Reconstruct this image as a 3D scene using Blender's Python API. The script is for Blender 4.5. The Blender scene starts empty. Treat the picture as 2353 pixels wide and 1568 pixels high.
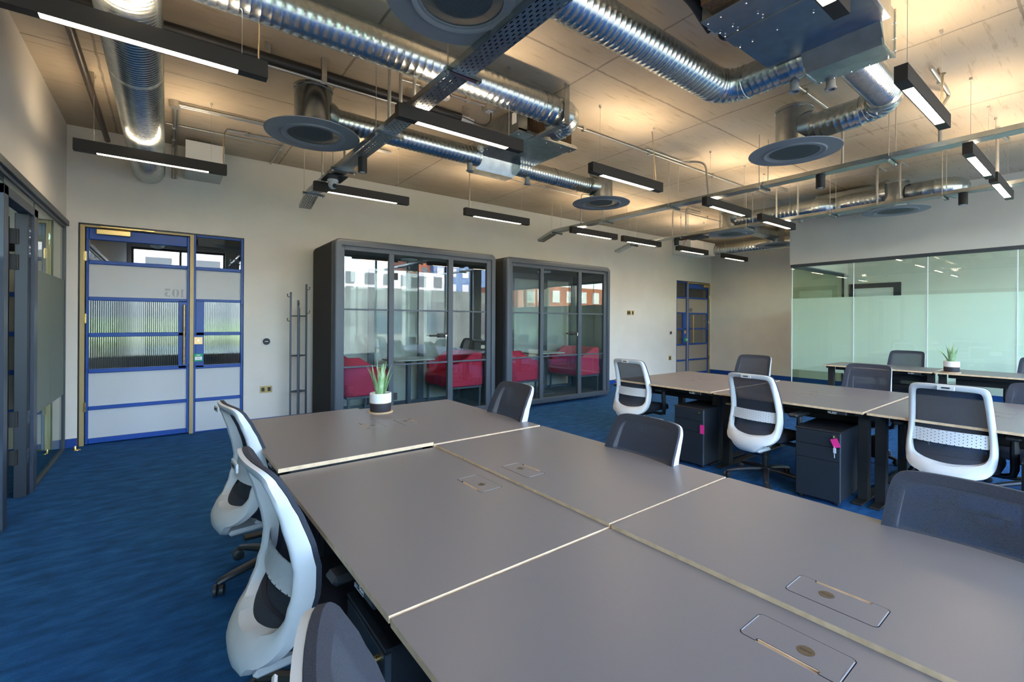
import bpy, bmesh, math, random
from math import sin, cos, pi, radians as RD
from mathutils import Vector, Matrix
from mathutils.geometry import tessellate_polygon
random.seed(7)
S = bpy.context.scene
COL = S.collection

# ------------------------------------------------------------------ camera
F_PX = 1055.8
YAW, ROLL = RD(36.896), RD(0.348)
fwd = Vector((sin(YAW), cos(YAW), 0)); r0 = Vector((cos(YAW), -sin(YAW), 0)); u0 = Vector((0, 0, 1))
rgt = r0*cos(ROLL) + u0*sin(ROLL); upv = -r0*sin(ROLL) + u0*cos(ROLL)
cd = bpy.data.cameras.new('camera'); cam = bpy.data.objects.new('camera', cd); COL.objects.link(cam)
cd.sensor_width = 36.0; cd.lens = 36.0*F_PX/2353.0
cd.shift_x = 0.0; cd.shift_y = -(784.0-737.0)/2353.0
cd.clip_start = 0.05; cd.clip_end = 200
mw = Matrix((( rgt.x, upv.x, -fwd.x, 0), (rgt.y, upv.y, -fwd.y, 0), (rgt.z, upv.z, -fwd.z, 1.415), (0, 0, 0, 1)))
cam.matrix_world = mw
S.camera = cam

# ------------------------------------------------------------------ light and exposure
W = bpy.data.worlds.new('sky'); S.world = W; W.use_nodes = True
wn = W.node_tree; bg = wn.nodes['Background']
sky = wn.nodes.new('ShaderNodeTexSky'); sky.sky_type = 'NISHITA'; sky.sun_disc = False
sky.sun_elevation = RD(42); sky.sun_rotation = RD(20); sky.air_density = 1.0; sky.dust_density = 1.5
wn.links.new(sky.outputs[0], bg.inputs[0]); bg.inputs[1].default_value = 2.0
S.view_settings.view_transform = 'Standard'; S.view_settings.look = 'None'
S.view_settings.gamma = 1.0; S.view_settings.use_curve_mapping = False
S.view_settings.exposure = 1.25
LAMP_DOWN, LAMP_UP = 26.0, 34.0
LAMP_COL = (1.0, 0.79, 0.54)

# ------------------------------------------------------------------ materials
MATS = {}
def nt(name):
    m = bpy.data.materials.new(name); m.use_nodes = True
    t = m.node_tree; MATS[name] = m
    return m, t, t.nodes['Principled BSDF'], t.nodes['Material Output']
def N(t, kind, **kw):
    n = t.nodes.new('ShaderNode'+kind)
    for k, v in kw.items():
        if k.startswith('i'): n.inputs[int(k[1:])].default_value = v
        else: setattr(n, k, v)
    return n
def L(t, a, b): t.links.new(a, b)
def math_(t, op, a, b=None, c=None):
    n = N(t, 'Math', operation=op)
    for i, v in enumerate((a, b, c)):
        if v is None: continue
        if isinstance(v, (int, float)): n.inputs[i].default_value = v
        else: L(t, v, n.inputs[i])
    return n.outputs[0]
def ramp(t, fac, stops):
    n = N(t, 'ValToRGB'); cr = n.color_ramp
    while len(cr.elements) < len(stops): cr.elements.new(0.5)
    for e, (p, c) in zip(cr.elements, stops): e.position = p; e.color = (*c, 1) if len(c) == 3 else c
    L(t, fac, n.inputs[0]); return n.outputs[0]
def c4(c): return (c[0], c[1], c[2], 1)
def M(name, col, rough=0.5, metal=0.0, var=0.0, scale=20.0, bump=0.0, bscale=200.0, spec=0.5, coat=0.0):
    m, t, p, o = nt(name)
    p.inputs['Base Color'].default_value = c4(col); p.inputs['Roughness'].default_value = rough
    p.inputs['Metallic'].default_value = metal; p.inputs['Specular IOR Level'].default_value = spec
    p.inputs['Coat Weight'].default_value = coat
    tc = N(t, 'TexCoord')
    if var > 0:
        nz = N(t, 'TexNoise'); nz.inputs['Scale'].default_value = scale; nz.inputs['Detail'].default_value = 4
        L(t, tc.outputs['Object'], nz.inputs['Vector'])
        lo = tuple(max(0, c*(1-var)) for c in col); hi = tuple(min(1, c*(1+var)) for c in col)
        L(t, ramp(t, nz.outputs['Fac'], [(0.3, lo), (0.7, hi)]), p.inputs['Base Color'])
    if bump > 0:
        nb = N(t, 'TexNoise'); nb.inputs['Scale'].default_value = bscale; nb.inputs['Detail'].default_value = 2
        L(t, tc.outputs['Object'], nb.inputs['Vector'])
        b = N(t, 'Bump'); b.inputs['Strength'].default_value = bump; b.inputs['Distance'].default_value = 0.002
        L(t, nb.outputs['Fac'], b.inputs['Height']); L(t, b.outputs[0], p.inputs['Normal'])
    return m
M('wall_paint', (0.72, 0.675, 0.595), 0.75, var=0.03, scale=3, bump=0.08, bscale=150)
M('white_paint', (0.78, 0.77, 0.74), 0.6)
M('white_plastic', (0.66, 0.645, 0.615), 0.38, var=0.02)
M('lumbar_grey', (0.62, 0.61, 0.60), 0.45)
M('black_metal', (0.014, 0.013, 0.012), 0.55, bump=0.05, bscale=600)
M('lamp_black', (0.022, 0.017, 0.013), 0.6, bump=0.05, bscale=600)
M('black_plastic', (0.02, 0.021, 0.023), 0.45, bump=0.06, bscale=500)
M('pedestal_black', (0.014, 0.018, 0.024), 0.5, bump=0.1, bscale=700)
M('pod_metal', (0.055, 0.068, 0.085), 0.42, bump=0.04, bscale=500)
M('pod_felt', (0.036, 0.034, 0.032), 0.95, var=0.2, scale=60, bump=0.3, bscale=400)
M('pod_inner', (0.10, 0.105, 0.10), 0.9, var=0.1, scale=40, bump=0.2, bscale=300)
M('grey_frame', (0.040, 0.056, 0.085), 0.4)
M('head_rail', (0.05, 0.062, 0.07), 0.4)
M('dark_frame', (0.014, 0.020, 0.028), 0.4)
M('blue_paint', (0.006, 0.065, 0.33), 0.4, bump=0.06, bscale=120)
M('skirting_blue', (0.006, 0.05, 0.26), 0.4)
M('gold_paint', (0.42, 0.32, 0.15), 0.45, 0.3)
M('brass', (0.78, 0.55, 0.22), 0.25, 1.0)
M('brass_aged', (0.50, 0.33, 0.14), 0.38, 1.0, var=0.2, scale=30)
M('brass_plate', (0.74, 0.50, 0.24), 0.4, 0.6)
M('disc_bronze', (0.16, 0.135, 0.10), 0.4, 0.8, var=0.1, scale=200)
M('chrome', (0.8, 0.8, 0.8), 0.12, 1.0)
M('steel', (0.62, 0.61, 0.58), 0.3, 1.0, var=0.1, scale=30)
M('galv_plain', (0.46, 0.50, 0.51), 0.26, 1.0, var=0.12, scale=14, bump=0.04, bscale=30)
M('conduit_steel', (0.52, 0.50, 0.46), 0.38, 0.8, var=0.06, scale=20)
M('diffuser_grey', (0.29, 0.30, 0.305), 0.55, 0.1)
M('fabric_dark', (0.017, 0.022, 0.040), 0.9, var=0.25, scale=250, bump=0.4, bscale=900)
M('seat_fabric', (0.012, 0.015, 0.026), 0.95, var=0.25, scale=250, bump=0.4, bscale=900)
M('red_fabric', (0.40, 0.012, 0.045), 0.85, var=0.12, scale=120, bump=0.3, bscale=700)
M('wood_pale', (0.62, 0.42, 0.24), 0.5, var=0.12, scale=25)
M('wood_end', (0.45, 0.27, 0.13), 0.6, var=0.2, scale=25)
M('ceramic_white', (0.82, 0.81, 0.78), 0.5)
M('ceramic_black', (0.028, 0.026, 0.030), 0.6)
M('pebbles', (0.35, 0.27, 0.18), 0.8, var=0.7, scale=160)
M('pink_tag', (0.80, 0.035, 0.26), 0.4)
M('clear_plastic', (0.55, 0.58, 0.62), 0.15)
M('green_box', (0.0, 0.33, 0.15), 0.4)
M('white_label', (0.85, 0.86, 0.85), 0.5)
M('cyan_rubber', (0.03, 0.35, 0.32), 0.5)
M('pipe_black', (0.016, 0.014, 0.012), 0.5)
M('pipe_brown', (0.07, 0.055, 0.045), 0.4, 0.5)
M('coil_brown', (0.10, 0.062, 0.035), 0.6, 0.3, var=0.4, scale=60)
M('table_grey', (0.45, 0.47, 0.45), 0.35)
M('pod_floor', (0.10, 0.105, 0.10), 0.9, var=0.2, scale=80)
M('grey_text', (0.40, 0.42, 0.43), 0.6)
M('dark_text', (0.03, 0.028, 0.025), 0.6)
M('white_text', (0.8, 0.8, 0.78), 0.6)
M('cable_tan', (0.26, 0.19, 0.10), 0.5)
M('cable_black', (0.012, 0.012, 0.013), 0.4)
M('cable_red', (0.45, 0.03, 0.02), 0.5)
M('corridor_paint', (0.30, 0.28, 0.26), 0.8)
M('corridor_floor', (0.10, 0.10, 0.11), 0.7)
M('street_stone', (0.20, 0.23, 0.20), 0.9, var=0.3, scale=0.8)
M('street_brick', (0.42, 0.14, 0.07), 0.9, var=0.2, scale=2)
M('street_white', (0.72, 0.72, 0.70), 0.8)
M('street_blue', (0.10, 0.22, 0.42), 0.2)
M('street_window', (0.06, 0.09, 0.12), 0.1)
M('street_ground', (0.16, 0.16, 0.15), 0.9)
M('tree_green', (0.16, 0.30, 0.05), 0.8, var=0.5, scale=1.5)

def lamp_mat(name, strength):
    m, t, p, o = nt(name)
    e = N(t, 'Emission'); e.inputs[0].default_value = c4(LAMP_COL); e.inputs[1].default_value = strength
    L(t, e.outputs[0], o.inputs[0]); return m
lamp_mat('lamp_down', LAMP_DOWN); lamp_mat('lamp_up', LAMP_UP)

def concrete():
    m, t, p, o = nt('concrete'); p.inputs['Roughness'].default_value = 0.85
    tc = N(t, 'TexCoord')
    n1 = N(t, 'TexNoise'); n1.inputs['Scale'].default_value = 0.7; n1.inputs['Detail'].default_value = 6
    L(t, tc.outputs['Object'], n1.inputs['Vector'])
    base = ramp(t, n1.outputs['Fac'], [(0.3, (0.40, 0.315, 0.21)), (0.5, (0.51, 0.42, 0.30)), (0.7, (0.60, 0.515, 0.395))])
    mp = N(t, 'Mapping'); mp.inputs['Scale'].default_value = (2.2, 22, 1); L(t, tc.outputs['Object'], mp.inputs['Vector'])
    n2 = N(t, 'TexNoise'); n2.inputs['Scale'].default_value = 1.6; n2.inputs['Detail'].default_value = 5; L(t, mp.outputs[0], n2.inputs['Vector'])
    stk = ramp(t, n2.outputs['Fac'], [(0.28, (0.78, 0.74, 0.68)), (0.42, (1, 1, 1)), (0.60, (1, 1, 1)), (0.78, (1.0, 0.93, 0.82))])
    mx = N(t, 'MixRGB', blend_type='MULTIPLY', i0=1.0); L(t, base, mx.inputs[1]); L(t, stk, mx.inputs[2])
    sp = N(t, 'SeparateXYZ'); L(t, tc.outputs['Object'], sp.inputs[0])
    wob = N(t, 'TexNoise'); wob.inputs['Scale'].default_value = 9; L(t, tc.outputs['Object'], wob.inputs['Vector'])
    w = math_(t, 'MULTIPLY', math_(t, 'SUBTRACT', wob.outputs['Fac'], 0.5), 0.02)
    def grid(axis, off, per):
        v = math_(t, 'ADD', math_(t, 'SUBTRACT', axis, off), w)
        f = math_(t, 'FRACT', math_(t, 'DIVIDE', v, per))
        d = math_(t, 'MULTIPLY', math_(t, 'ABSOLUTE', math_(t, 'SUBTRACT', f, 0.5)), per)   # per/2 at a joint
        return math_(t, 'GREATER_THAN', d, per/2-0.009)
    j = math_(t, 'MAXIMUM', grid(sp.outputs[0], 1.20-1.66*8, 1.66), grid(sp.outputs[1], 0.42-2.24*6, 2.24))
    j = math_(t, 'MULTIPLY', j, math_(t, 'ADD', math_(t, 'MULTIPLY', wob.outputs['Fac'], 0.6), 0.25))
    mj = N(t, 'MixRGB', i2=(0.13, 0.105, 0.075, 1)); L(t, j, mj.inputs[0]); L(t, mx.outputs[0], mj.inputs[1])
    L(t, mj.outputs[0], p.inputs['Base Color'])
    b = N(t, 'Bump'); b.inputs['Strength'].default_value = 0.15; b.inputs['Distance'].default_value = 0.01
    L(t, n2.outputs['Fac'], b.inputs['Height']); L(t, b.outputs[0], p.inputs['Normal'])
concrete()
def carpet():
    m, t, p, o = nt('carpet'); p.inputs['Roughness'].default_value = 0.95; p.inputs['Specular IOR Level'].default_value = 0.25
    tc = N(t, 'TexCoord')
    mp = N(t, 'Mapping'); mp.inputs['Scale'].default_value = (4.0, 11.0, 1); L(t, tc.outputs['Object'], mp.inputs['Vector'])
    n1 = N(t, 'TexNoise'); n1.inputs['Scale'].default_value = 1.3; n1.inputs['Detail'].default_value = 8; n1.inputs['Roughness'].default_value = 0.65
    L(t, mp.outputs[0], n1.inputs['Vector'])
    col = ramp(t, n1.outputs['Fac'], [(0.30, (0.007, 0.045, 0.130)), (0.5, (0.010, 0.080, 0.225)), (0.72, (0.020, 0.125, 0.31))])
    n2 = N(t, 'TexNoise'); n2.inputs['Scale'].default_value = 260; L(t, tc.outputs['Object'], n2.inputs['Vector'])
    g = ramp(t, n2.outputs['Fac'], [(0.3, (0.7, 0.7, 0.7)), (0.7, (1.2, 1.2, 1.2))])
    mx = N(t, 'MixRGB', blend_type='MULTIPLY', i0=1.0); L(t, col, mx.inputs[1]); L(t, g, mx.inputs[2])
    L(t, mx.outputs[0], p.inputs['Base Color'])
    b = N(t, 'Bump'); b.inputs['Strength'].default_value = 0.5; b.inputs['Distance'].default_value = 0.004
    L(t, n2.outputs['Fac'], b.inputs['Height']); L(t, b.outputs[0], p.inputs['Normal'])
carpet()
def galv():
    m, t, p, o = nt('galvanised'); p.inputs['Metallic'].default_value = 1.0
    tc = N(t, 'TexCoord')
    v = N(t, 'TexVoronoi'); v.inputs['Scale'].default_value = 45; L(t, tc.outputs['Object'], v.inputs['Vector'])
    n = N(t, 'TexNoise'); n.inputs['Scale'].default_value = 9; L(t, tc.outputs['Object'], n.inputs['Vector'])
    mx = N(t, 'MixRGB', i0=0.5); L(t, v.outputs['Color'], mx.inputs[1]); L(t, n.outputs['Color'], mx.inputs[2])
    bw = N(t, 'RGBToBW'); L(t, mx.outputs[0], bw.inputs[0])
    L(t, ramp(t, bw.outputs[0], [(0.25, (0.50, 0.545, 0.54)), (0.75, (0.68, 0.715, 0.70))]), p.inputs['Base Color'])
    p.inputs['Roughness'].default_value = 0.27
galv()
def ply():
    m, t, p, o = nt('ply_edge'); p.inputs['Roughness'].default_value = 0.5
    tc = N(t, 'TexCoord'); sp = N(t, 'SeparateXYZ'); L(t, tc.outputs['Object'], sp.inputs[0])
    f = math_(t, 'FRACT', math_(t, 'DIVIDE', sp.outputs[2], 0.0030))
    n = N(t, 'TexNoise'); n.inputs['Scale'].default_value = 30; L(t, tc.outputs['Object'], n.inputs['Vector'])
    a = ramp(t, f, [(0.45, (0.86, 0.64, 0.42)), (0.55, (0.70, 0.48, 0.28))])
    b = ramp(t, n.outputs['Fac'], [(0.3, (0.85, 0.82, 0.78)), (0.7, (1.1, 1.08, 1.05))])
    mx = N(t, 'MixRGB', blend_type='MULTIPLY', i0=1.0); L(t, a, mx.inputs[1]); L(t, b, mx.inputs[2])
    L(t, mx.outputs[0], p.inputs['Base Color'])
ply()
M('linoleum', (0.166, 0.149, 0.148), 0.36, var=0.04, scale=300, bump=0.05, bscale=900)
M('lid_highlight_paint', (0.40, 0.42, 0.46), 0.35)  # pale tone standing in for light caught by the port lid's ends

def perforated(name, col, px, py, lx, ly, axes=(0, 1), round_=True, metal=0.9, rough=0.35, rim=0.0):
    """sheet with staggered holes: period px,py; hole half sizes lx,ly (object space)"""
    m, t, p, o = nt(name)
    p.inputs['Base Color'].default_value = c4(col); p.inputs['Metallic'].default_value = metal; p.inputs['Roughness'].default_value = rough
    tc = N(t, 'TexCoord'); sp = N(t, 'SeparateXYZ'); L(t, tc.outputs['Object'], sp.inputs[0])
    x, y = sp.outputs[axes[0]], sp.outputs[axes[1]]
    row = math_(t, 'FLOOR', math_(t, 'DIVIDE', x, px))
    stag = math_(t, 'MULTIPLY', math_(t, 'MODULO', math_(t, 'ABSOLUTE', row), 2.0), 0.5)
    fx = math_(t, 'MULTIPLY', math_(t, 'SUBTRACT', math_(t, 'FRACT', math_(t, 'DIVIDE', x, px)), 0.5), px)
    fy = math_(t, 'MULTIPLY', math_(t, 'SUBTRACT', math_(t, 'FRACT', math_(t, 'ADD', math_(t, 'DIVIDE', y, py), stag)), 0.5), py)
    if round_:
        r = math_(t, 'ADD', math_(t, 'POWER', math_(t, 'DIVIDE', fx, lx), 2.0), math_(t, 'POWER', math_(t, 'DIVIDE', fy, ly), 2.0))
        hole = math_(t, 'LESS_THAN', r, 1.0)
    else:
        hole = math_(t, 'MULTIPLY', math_(t, 'LESS_THAN', math_(t, 'ABSOLUTE', fx), lx), math_(t, 'LESS_THAN', math_(t, 'ABSOLUTE', fy), ly))
    tr = N(t, 'BsdfTransparent'); mx = N(t, 'MixShader')
    L(t, hole, mx.inputs[0]); L(t, p.outputs[0], mx.inputs[1]); L(t, tr.outputs[0], mx.inputs[2]); L(t, mx.outputs[0], o.inputs[0])
    return m
perforated('tray_perforated', (0.42, 0.46, 0.47), 0.024, 0.05, 0.0042, 0.013, (0, 1), False)
perforated('lumbar_dots', (0.66, 0.655, 0.64), 0.020, 0.020, 0.0030, 0.0030, (0, 2), True, 0.0, 0.45)
def chair_mesh(name, col, a):
    m, t, p, o = nt(name)
    p.inputs['Base Color'].default_value = c4(col); p.inputs['Roughness'].default_value = 0.8
    tc = N(t, 'TexCoord'); n = N(t, 'TexNoise'); n.inputs['Scale'].default_value = 500; L(t, tc.outputs['Object'], n.inputs['Vector'])
    L(t, ramp(t, n.outputs['Fac'], [(0.35, tuple(c*0.7 for c in col)), (0.65, tuple(c*1.3 for c in col))]), p.inputs['Base Color'])
    tr = N(t, 'BsdfTransparent'); mx = N(t, 'MixShader', i0=a)
    L(t, p.outputs[0], mx.inputs[1]); L(t, tr.outputs[0], mx.inputs[2]); L(t, mx.outputs[0], o.inputs[0])
chair_mesh('mesh_fabric', (0.034, 0.039, 0.055), 0.14)
chair_mesh('mesh_border', (0.027, 0.030, 0.042), 0.02)
def glass(name, tint, f0=0.06, gl_rough=0.0, ior=1.5):
    m, t, p, o = nt(name); t.nodes.remove(p)
    tr = N(t, 'BsdfTransparent'); tr.inputs[0].default_value = c4(tint)
    gl = N(t, 'BsdfGlossy'); gl.inputs[1].default_value = gl_rough
    fr = N(t, 'Fresnel'); fr.inputs[0].default_value = ior
    geo = N(t, 'NewGeometry')   # reflect once, on the outer face of the sheet
    fac = math_(t, 'MULTIPLY', math_(t, 'ADD', fr.outputs[0], f0), math_(t, 'SUBTRACT', 1.0, geo.outputs['Backfacing'])); mx = N(t, 'MixShader')
    L(t, fac, mx.inputs[0]); L(t, tr.outputs[0], mx.inputs[1]); L(t, gl.outputs[0], mx.inputs[2]); L(t, mx.outputs[0], o.inputs[0])
    return m, t, gl, tr
glass('glass_pod', (0.88, 0.93, 0.92), 0.05)
glass('glass_partition', (0.89, 0.965, 0.88), 0.05)
glass('glass_clear', (0.95, 0.97, 0.97), 0.03)
glass('glass_door', (0.80, 0.80, 0.78), 0.12)
def frosted(name, col, trans=0.35, clear=0.06, rough=0.5):
    m, t, p, o = nt(name)
    p.inputs['Base Color'].default_value = c4(col); p.inputs['Roughness'].default_value = rough
    tl = N(t, 'BsdfTranslucent'); tl.inputs[0].default_value = c4(col)
    tr = N(t, 'BsdfTransparent'); tr.inputs[0].default_value = c4(col)
    m1 = N(t, 'MixShader', i0=trans); L(t, p.outputs[0], m1.inputs[1]); L(t, tl.outputs[0], m1.inputs[2])
    m2 = N(t, 'MixShader', i0=clear); L(t, m1.outputs[0], m2.inputs[1]); L(t, tr.outputs[0], m2.inputs[2]); L(t, m2.outputs[0], o.inputs[0])
frosted('frost_mint', (0.91, 0.905, 0.895), 0.45, 0.05)
frosted('frost_green', (0.42, 0.50, 0.45), 0.4, 0.25)
frosted('frost_grey', (0.66, 0.68, 0.68), 0.15, 0.03)
frosted('frost_warm', (0.45, 0.38, 0.30), 0.15, 0.04)
def fluted():
    m, t, gl, tr = glass('glass_fluted', (0.62, 0.64, 0.60), 0.30, 0.03)
    tc = N(t, 'TexCoord'); sp = N(t, 'SeparateXYZ'); L(t, tc.outputs['Object'], sp.inputs[0])
    w = math_(t, 'SINE', math_(t, 'MULTIPLY', sp.outputs[0], 2*pi/0.0184))
    b = N(t, 'Bump'); b.inputs['Strength'].default_value = 0.35; b.inputs['Distance'].default_value = 0.0012
    L(t, w, b.inputs['Height']); L(t, b.outputs[0], gl.inputs['Normal'])
    k = ramp(t, math_(t, 'ADD', math_(t, 'MULTIPLY', w, 0.5), 0.5), [(0.15, (0.22, 0.23, 0.21)), (0.7, (0.85, 0.87, 0.82))])
    L(t, k, tr.inputs[0])
fluted()
def aloe():
    m, t, p, o = nt('aloe'); p.inputs['Roughness'].default_value = 0.45
    tc = N(t, 'TexCoord'); n = N(t, 'TexNoise'); n.inputs['Scale'].default_value = 18; L(t, tc.outputs['Object'], n.inputs['Vector'])
    L(t, ramp(t, n.outputs['Fac'], [(0.3, (0.17, 0.32, 0.12)), (0.55, (0.30, 0.46, 0.22)), (0.75, (0.52, 0.62, 0.40))]), p.inputs['Base Color'])
aloe()

# ------------------------------------------------------------------ mesh building
class B:
    def __init__(s): s.v = []; s.f = []; s.m = []
    def add(s, vs, fs, mi=0):
        o = len(s.v); s.v += [tuple(v) for v in vs]
        for f in fs: s.f.append(tuple(i+o for i in f)); s.m.append(mi)
        return s
    def box(s, x0, x1, y0, y1, z0, z1, b=0.0, mi=0, xf=None):
        x0, x1 = min(x0, x1), max(x0, x1); y0, y1 = min(y0, y1), max(y0, y1); z0, z1 = min(z0, z1), max(z0, z1)
        if b <= 0:
            vs = [(x, y, z) for x in (x0, x1) for y in (y0, y1) for z in (z0, z1)]
            fs = [(0, 1, 3, 2), (4, 6, 7, 5), (0, 4, 5, 1), (2, 3, 7, 6), (0, 2, 6, 4), (1, 5, 7, 3)]
        else:
            b = min(b, (x1-x0)*.45, (y1-y0)*.45, (z1-z0)*.45)
            vs = []; idx = {}
            for i, (x, sx) in enumerate(((x0, 1), (x1, -1))):
                for j, (y, sy) in enumerate(((y0, 1), (y1, -1))):
                    for k, (z, sz) in enumerate(((z0, 1), (z1, -1))):
                        idx[i, j, k] = len(vs)
                        vs += [(x, y+sy*b, z+sz*b), (x+sx*b, y, z+sz*b), (x+sx*b, y+sy*b, z)]
            I = lambda i, j, k, a: idx[i, j, k]+a
            fs = []
            for i in (0, 1): fs.append((I(i,0,0,0), I(i,0,1,0), I(i,1,1,0), I(i,1,0,0)))
            for j in (0, 1): fs.append((I(0,j,0,1), I(1,j,0,1), I(1,j,1,1), I(0,j,1,1)))
            for k in (0, 1): fs.append((I(0,0,k,2), I(0,1,k,2), I(1,1,k,2), I(1,0,k,2)))
            for i in (0, 1):
                for j in (0, 1): fs.append((I(i,j,0,0), I(i,j,0,1), I(i,j,1,1), I(i,j,1,0)))
                for k in (0, 1): fs.append((I(i,0,k,0), I(i,1,k,0), I(i,1,k,2), I(i,0,k,2)))
            for j in (0, 1):
                for k in (0, 1): fs.append((I(0,j,k,1), I(1,j,k,1), I(1,j,k,2), I(0,j,k,2)))
            for i in (0, 1):
                for j in (0, 1):
                    for k in (0, 1): fs.append((I(i,j,k,0), I(i,j,k,1), I(i,j,k,2)))
        if xf is not None: vs = [xf @ Vector(v) for v in vs]
        return s.add(vs, fs, mi)
    def sweep(s, pts, r, n=12, cap=True, mi=0, up=None, sx=1.0):
        """tube along pts; r a number or list of radii; sx flattens"""
        pts = [Vector(p) for p in pts]; k = len(pts)
        rr = r if isinstance(r, (list, tuple)) else [r]*k
        T = []
        for i in range(k):
            a = pts[max(i-1, 0)]; b = pts[min(i+1, k-1)]
            d = b-a
            T.append(d.normalized() if d.length > 1e-9 else (T[-1] if T else Vector((0, 0, 1))))
        a = Vector(up) if up else (Vector((0, 0, 1)) if abs(T[0].z) < 0.9 else Vector((1, 0, 0)))
        a = (a-T[0]*a.dot(T[0])).normalized()
        vs = []
        for i in range(k):
            a = a-T[i]*a.dot(T[i]); a = a.normalized() if a.length > 1e-6 else Vector((1, 0, 0))
            bb = T[i].cross(a)
            for j in range(n):
                th = 2*pi*j/n; vs.append(pts[i]+(a*cos(th)+bb*sin(th)*sx)*rr[i])
        fs = [(i*n+j, i*n+(j+1) % n, (i+1)*n+(j+1) % n, (i+1)*n+j) for i in range(k-1) for j in range(n)]
        if cap: fs += [tuple(range(n-1, -1, -1)), tuple((k-1)*n+j for j in range(n))]
        return s.add(vs, fs, mi)
    def cyl(s, p0, p1, r, n=16, mi=0, r1=None): return s.sweep([p0, p1], [r, r if r1 is None else r1], n, True, mi)
    def lathe(s, prof, c=(0, 0, 0), n=32, mi=0, closed=False):
        """profile [(r,z)] about the vertical through c"""
        k = len(prof)
        vs = [(c[0]+r*cos(2*pi*j/n), c[1]+r*sin(2*pi*j/n), c[2]+z) for r, z in prof for j in range(n)]
        rng = k if closed else k-1
        fs = [(i*n+j, i*n+(j+1) % n, ((i+1) % k)*n+(j+1) % n, ((i+1) % k)*n+j) for i in range(rng) for j in range(n)]
        if not closed: fs += [tuple(range(n-1, -1, -1)), tuple((k-1)*n+j for j in range(n))]
        return s.add(vs, fs, mi)
    def poly(s, outer, holes, h0, h1, axis='z', mi=0, mi_side=None, mi_bot=None, mi_hole=None):
        """extruded 2D polygon with holes"""
        loops = [list(outer)]+[list(h) for h in holes]
        flat = [p for l in loops for p in l]
        tris = tessellate_polygon([[Vector((p[0], p[1], 0)) for p in l] for l in loops])
        def P(p, h): return (p[0], p[1], h) if axis == 'z' else ((p[0], h, p[1]) if axis == 'y' else (h, p[0], p[1]))
        n = len(flat); o = len(s.v)
        s.v += [P(p, h0) for p in flat]+[P(p, h1) for p in flat]
        for t in tris:
            s.f.append(tuple(o+i for i in t)); s.m.append(mi if mi_bot is None else mi_bot)
            s.f.append(tuple(o+n+i for i in reversed(t))); s.m.append(mi)
        b = 0
        for li, l in enumerate(loops):
            q = len(l)
            for i in range(q):
                a, c = b+i, b+(i+1) % q
                s.f.append((o+a, o+c, o+n+c, o+n+a)); s.m.append(mi_hole if (li and mi_hole is not None) else (mi if mi_side is None else mi_side))
            b += q
        return s
    def ball(s, c, r, n=14, m=8, mi=0, sz=1.0):
        prof = [(max(1e-4, r*sin(pi*i/m)), -r*cos(pi*i/m)*sz) for i in range(m+1)]
        return s.lathe(prof, c, n, mi)
    def grid(s, P, nu, nv, mi=0, closed_u=False):
        """P(i,j)->point"""
        o = len(s.v); s.v += [tuple(P(i, j)) for i in range(nu) for j in range(nv)]
        for i in range(nu if closed_u else nu-1):
            for j in range(nv-1):
                a = (i+1) % nu
                s.f.append((o+i*nv+j, o+a*nv+j, o+a*nv+j+1, o+i*nv+j+1)); s.m.append(mi)
        return s
    def xf(s, mat):
        s.v = [tuple(mat @ Vector(v)) for v in s.v]; return s
    def merge(s, o, mi=None):
        k = len(s.v); s.v += o.v
        for f, m in zip(o.f, o.m): s.f.append(tuple(i+k for i in f)); s.m.append(m if mi is None else mi)
        return s
def obj(name, b, mats, parent=None, off=None, smooth=35, weld=False):
    me = bpy.data.meshes.new(name)
    v = b.v
    if off is not None: v = [(x-off[0], y-off[1], z-off[2]) for x, y, z in v]
    me.from_pydata(v, [], b.f)
    for m in ([mats] if isinstance(mats, str) else mats): me.materials.append(MATS[m])
    me.polygons.foreach_set('material_index', b.m)
    bm = bmesh.new(); bm.from_mesh(me)
    if weld: bmesh.ops.remove_doubles(bm, verts=bm.verts, dist=1e-5)
    bmesh.ops.recalc_face_normals(bm, faces=bm.faces); bm.to_mesh(me); bm.free()
    if smooth:
        me.polygons.foreach_set('use_smooth', [True]*len(me.polygons)); me.set_sharp_from_angle(angle=RD(smooth))
    me.update()
    o = bpy.data.objects.new(name, me); COL.objects.link(o)
    if parent is not None: o.parent = parent
    return o
def tag(o, label, cat, group=None):
    o['label'] = label; o['category'] = cat
    if group: o['group'] = group
    return o
def thing(name, label, cat, loc=(0, 0, 0), rz=0.0, group=None):
    o = bpy.data.objects.new(name, None); COL.objects.link(o); o.empty_display_size = 0.1
    o.location = loc; o.rotation_euler = (0, 0, rz)
    return tag(o, label, cat, group)
def single(name, b, mats, label, cat, group=None, **k): return tag(obj(name, b, mats, **k), label, cat, group)
def struct(name, b, mats, parent=None, **k):
    o = obj(name, b, mats, parent, **k)
    if parent is None: o['kind'] = 'structure'
    return o
def sempty(name, loc=(0, 0, 0)):
    o = bpy.data.objects.new(name, None); COL.objects.link(o); o.location = loc; o['kind'] = 'structure'; return o
KIDS = {}
def kids(o): return [c for c in COL.objects if c.parent == o]
def copy_tree(o, loc=None, rz=None, label=None, parent=None):
    c = o.copy(); COL.objects.link(c)
    if parent is not None: c.parent = parent
    if loc is not None: c.location = loc
    if rz is not None: c.rotation_euler = (0, 0, rz)
    if label: c['label'] = label
    for k in kids(o): copy_tree(k, parent=c)
    return c
def rrect(x0, x1, y0, y1, r, n=5):
    out = []
    for cx, cy, a0 in ((x1-r, y1-r, 0), (x0+r, y1-r, pi/2), (x0+r, y0+r, pi), (x1-r, y0+r, 3*pi/2)):
        for i in range(n+1):
            a = a0+pi/2*i/n; out.append((cx+r*cos(a), cy+r*sin(a)))
    return out
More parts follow.
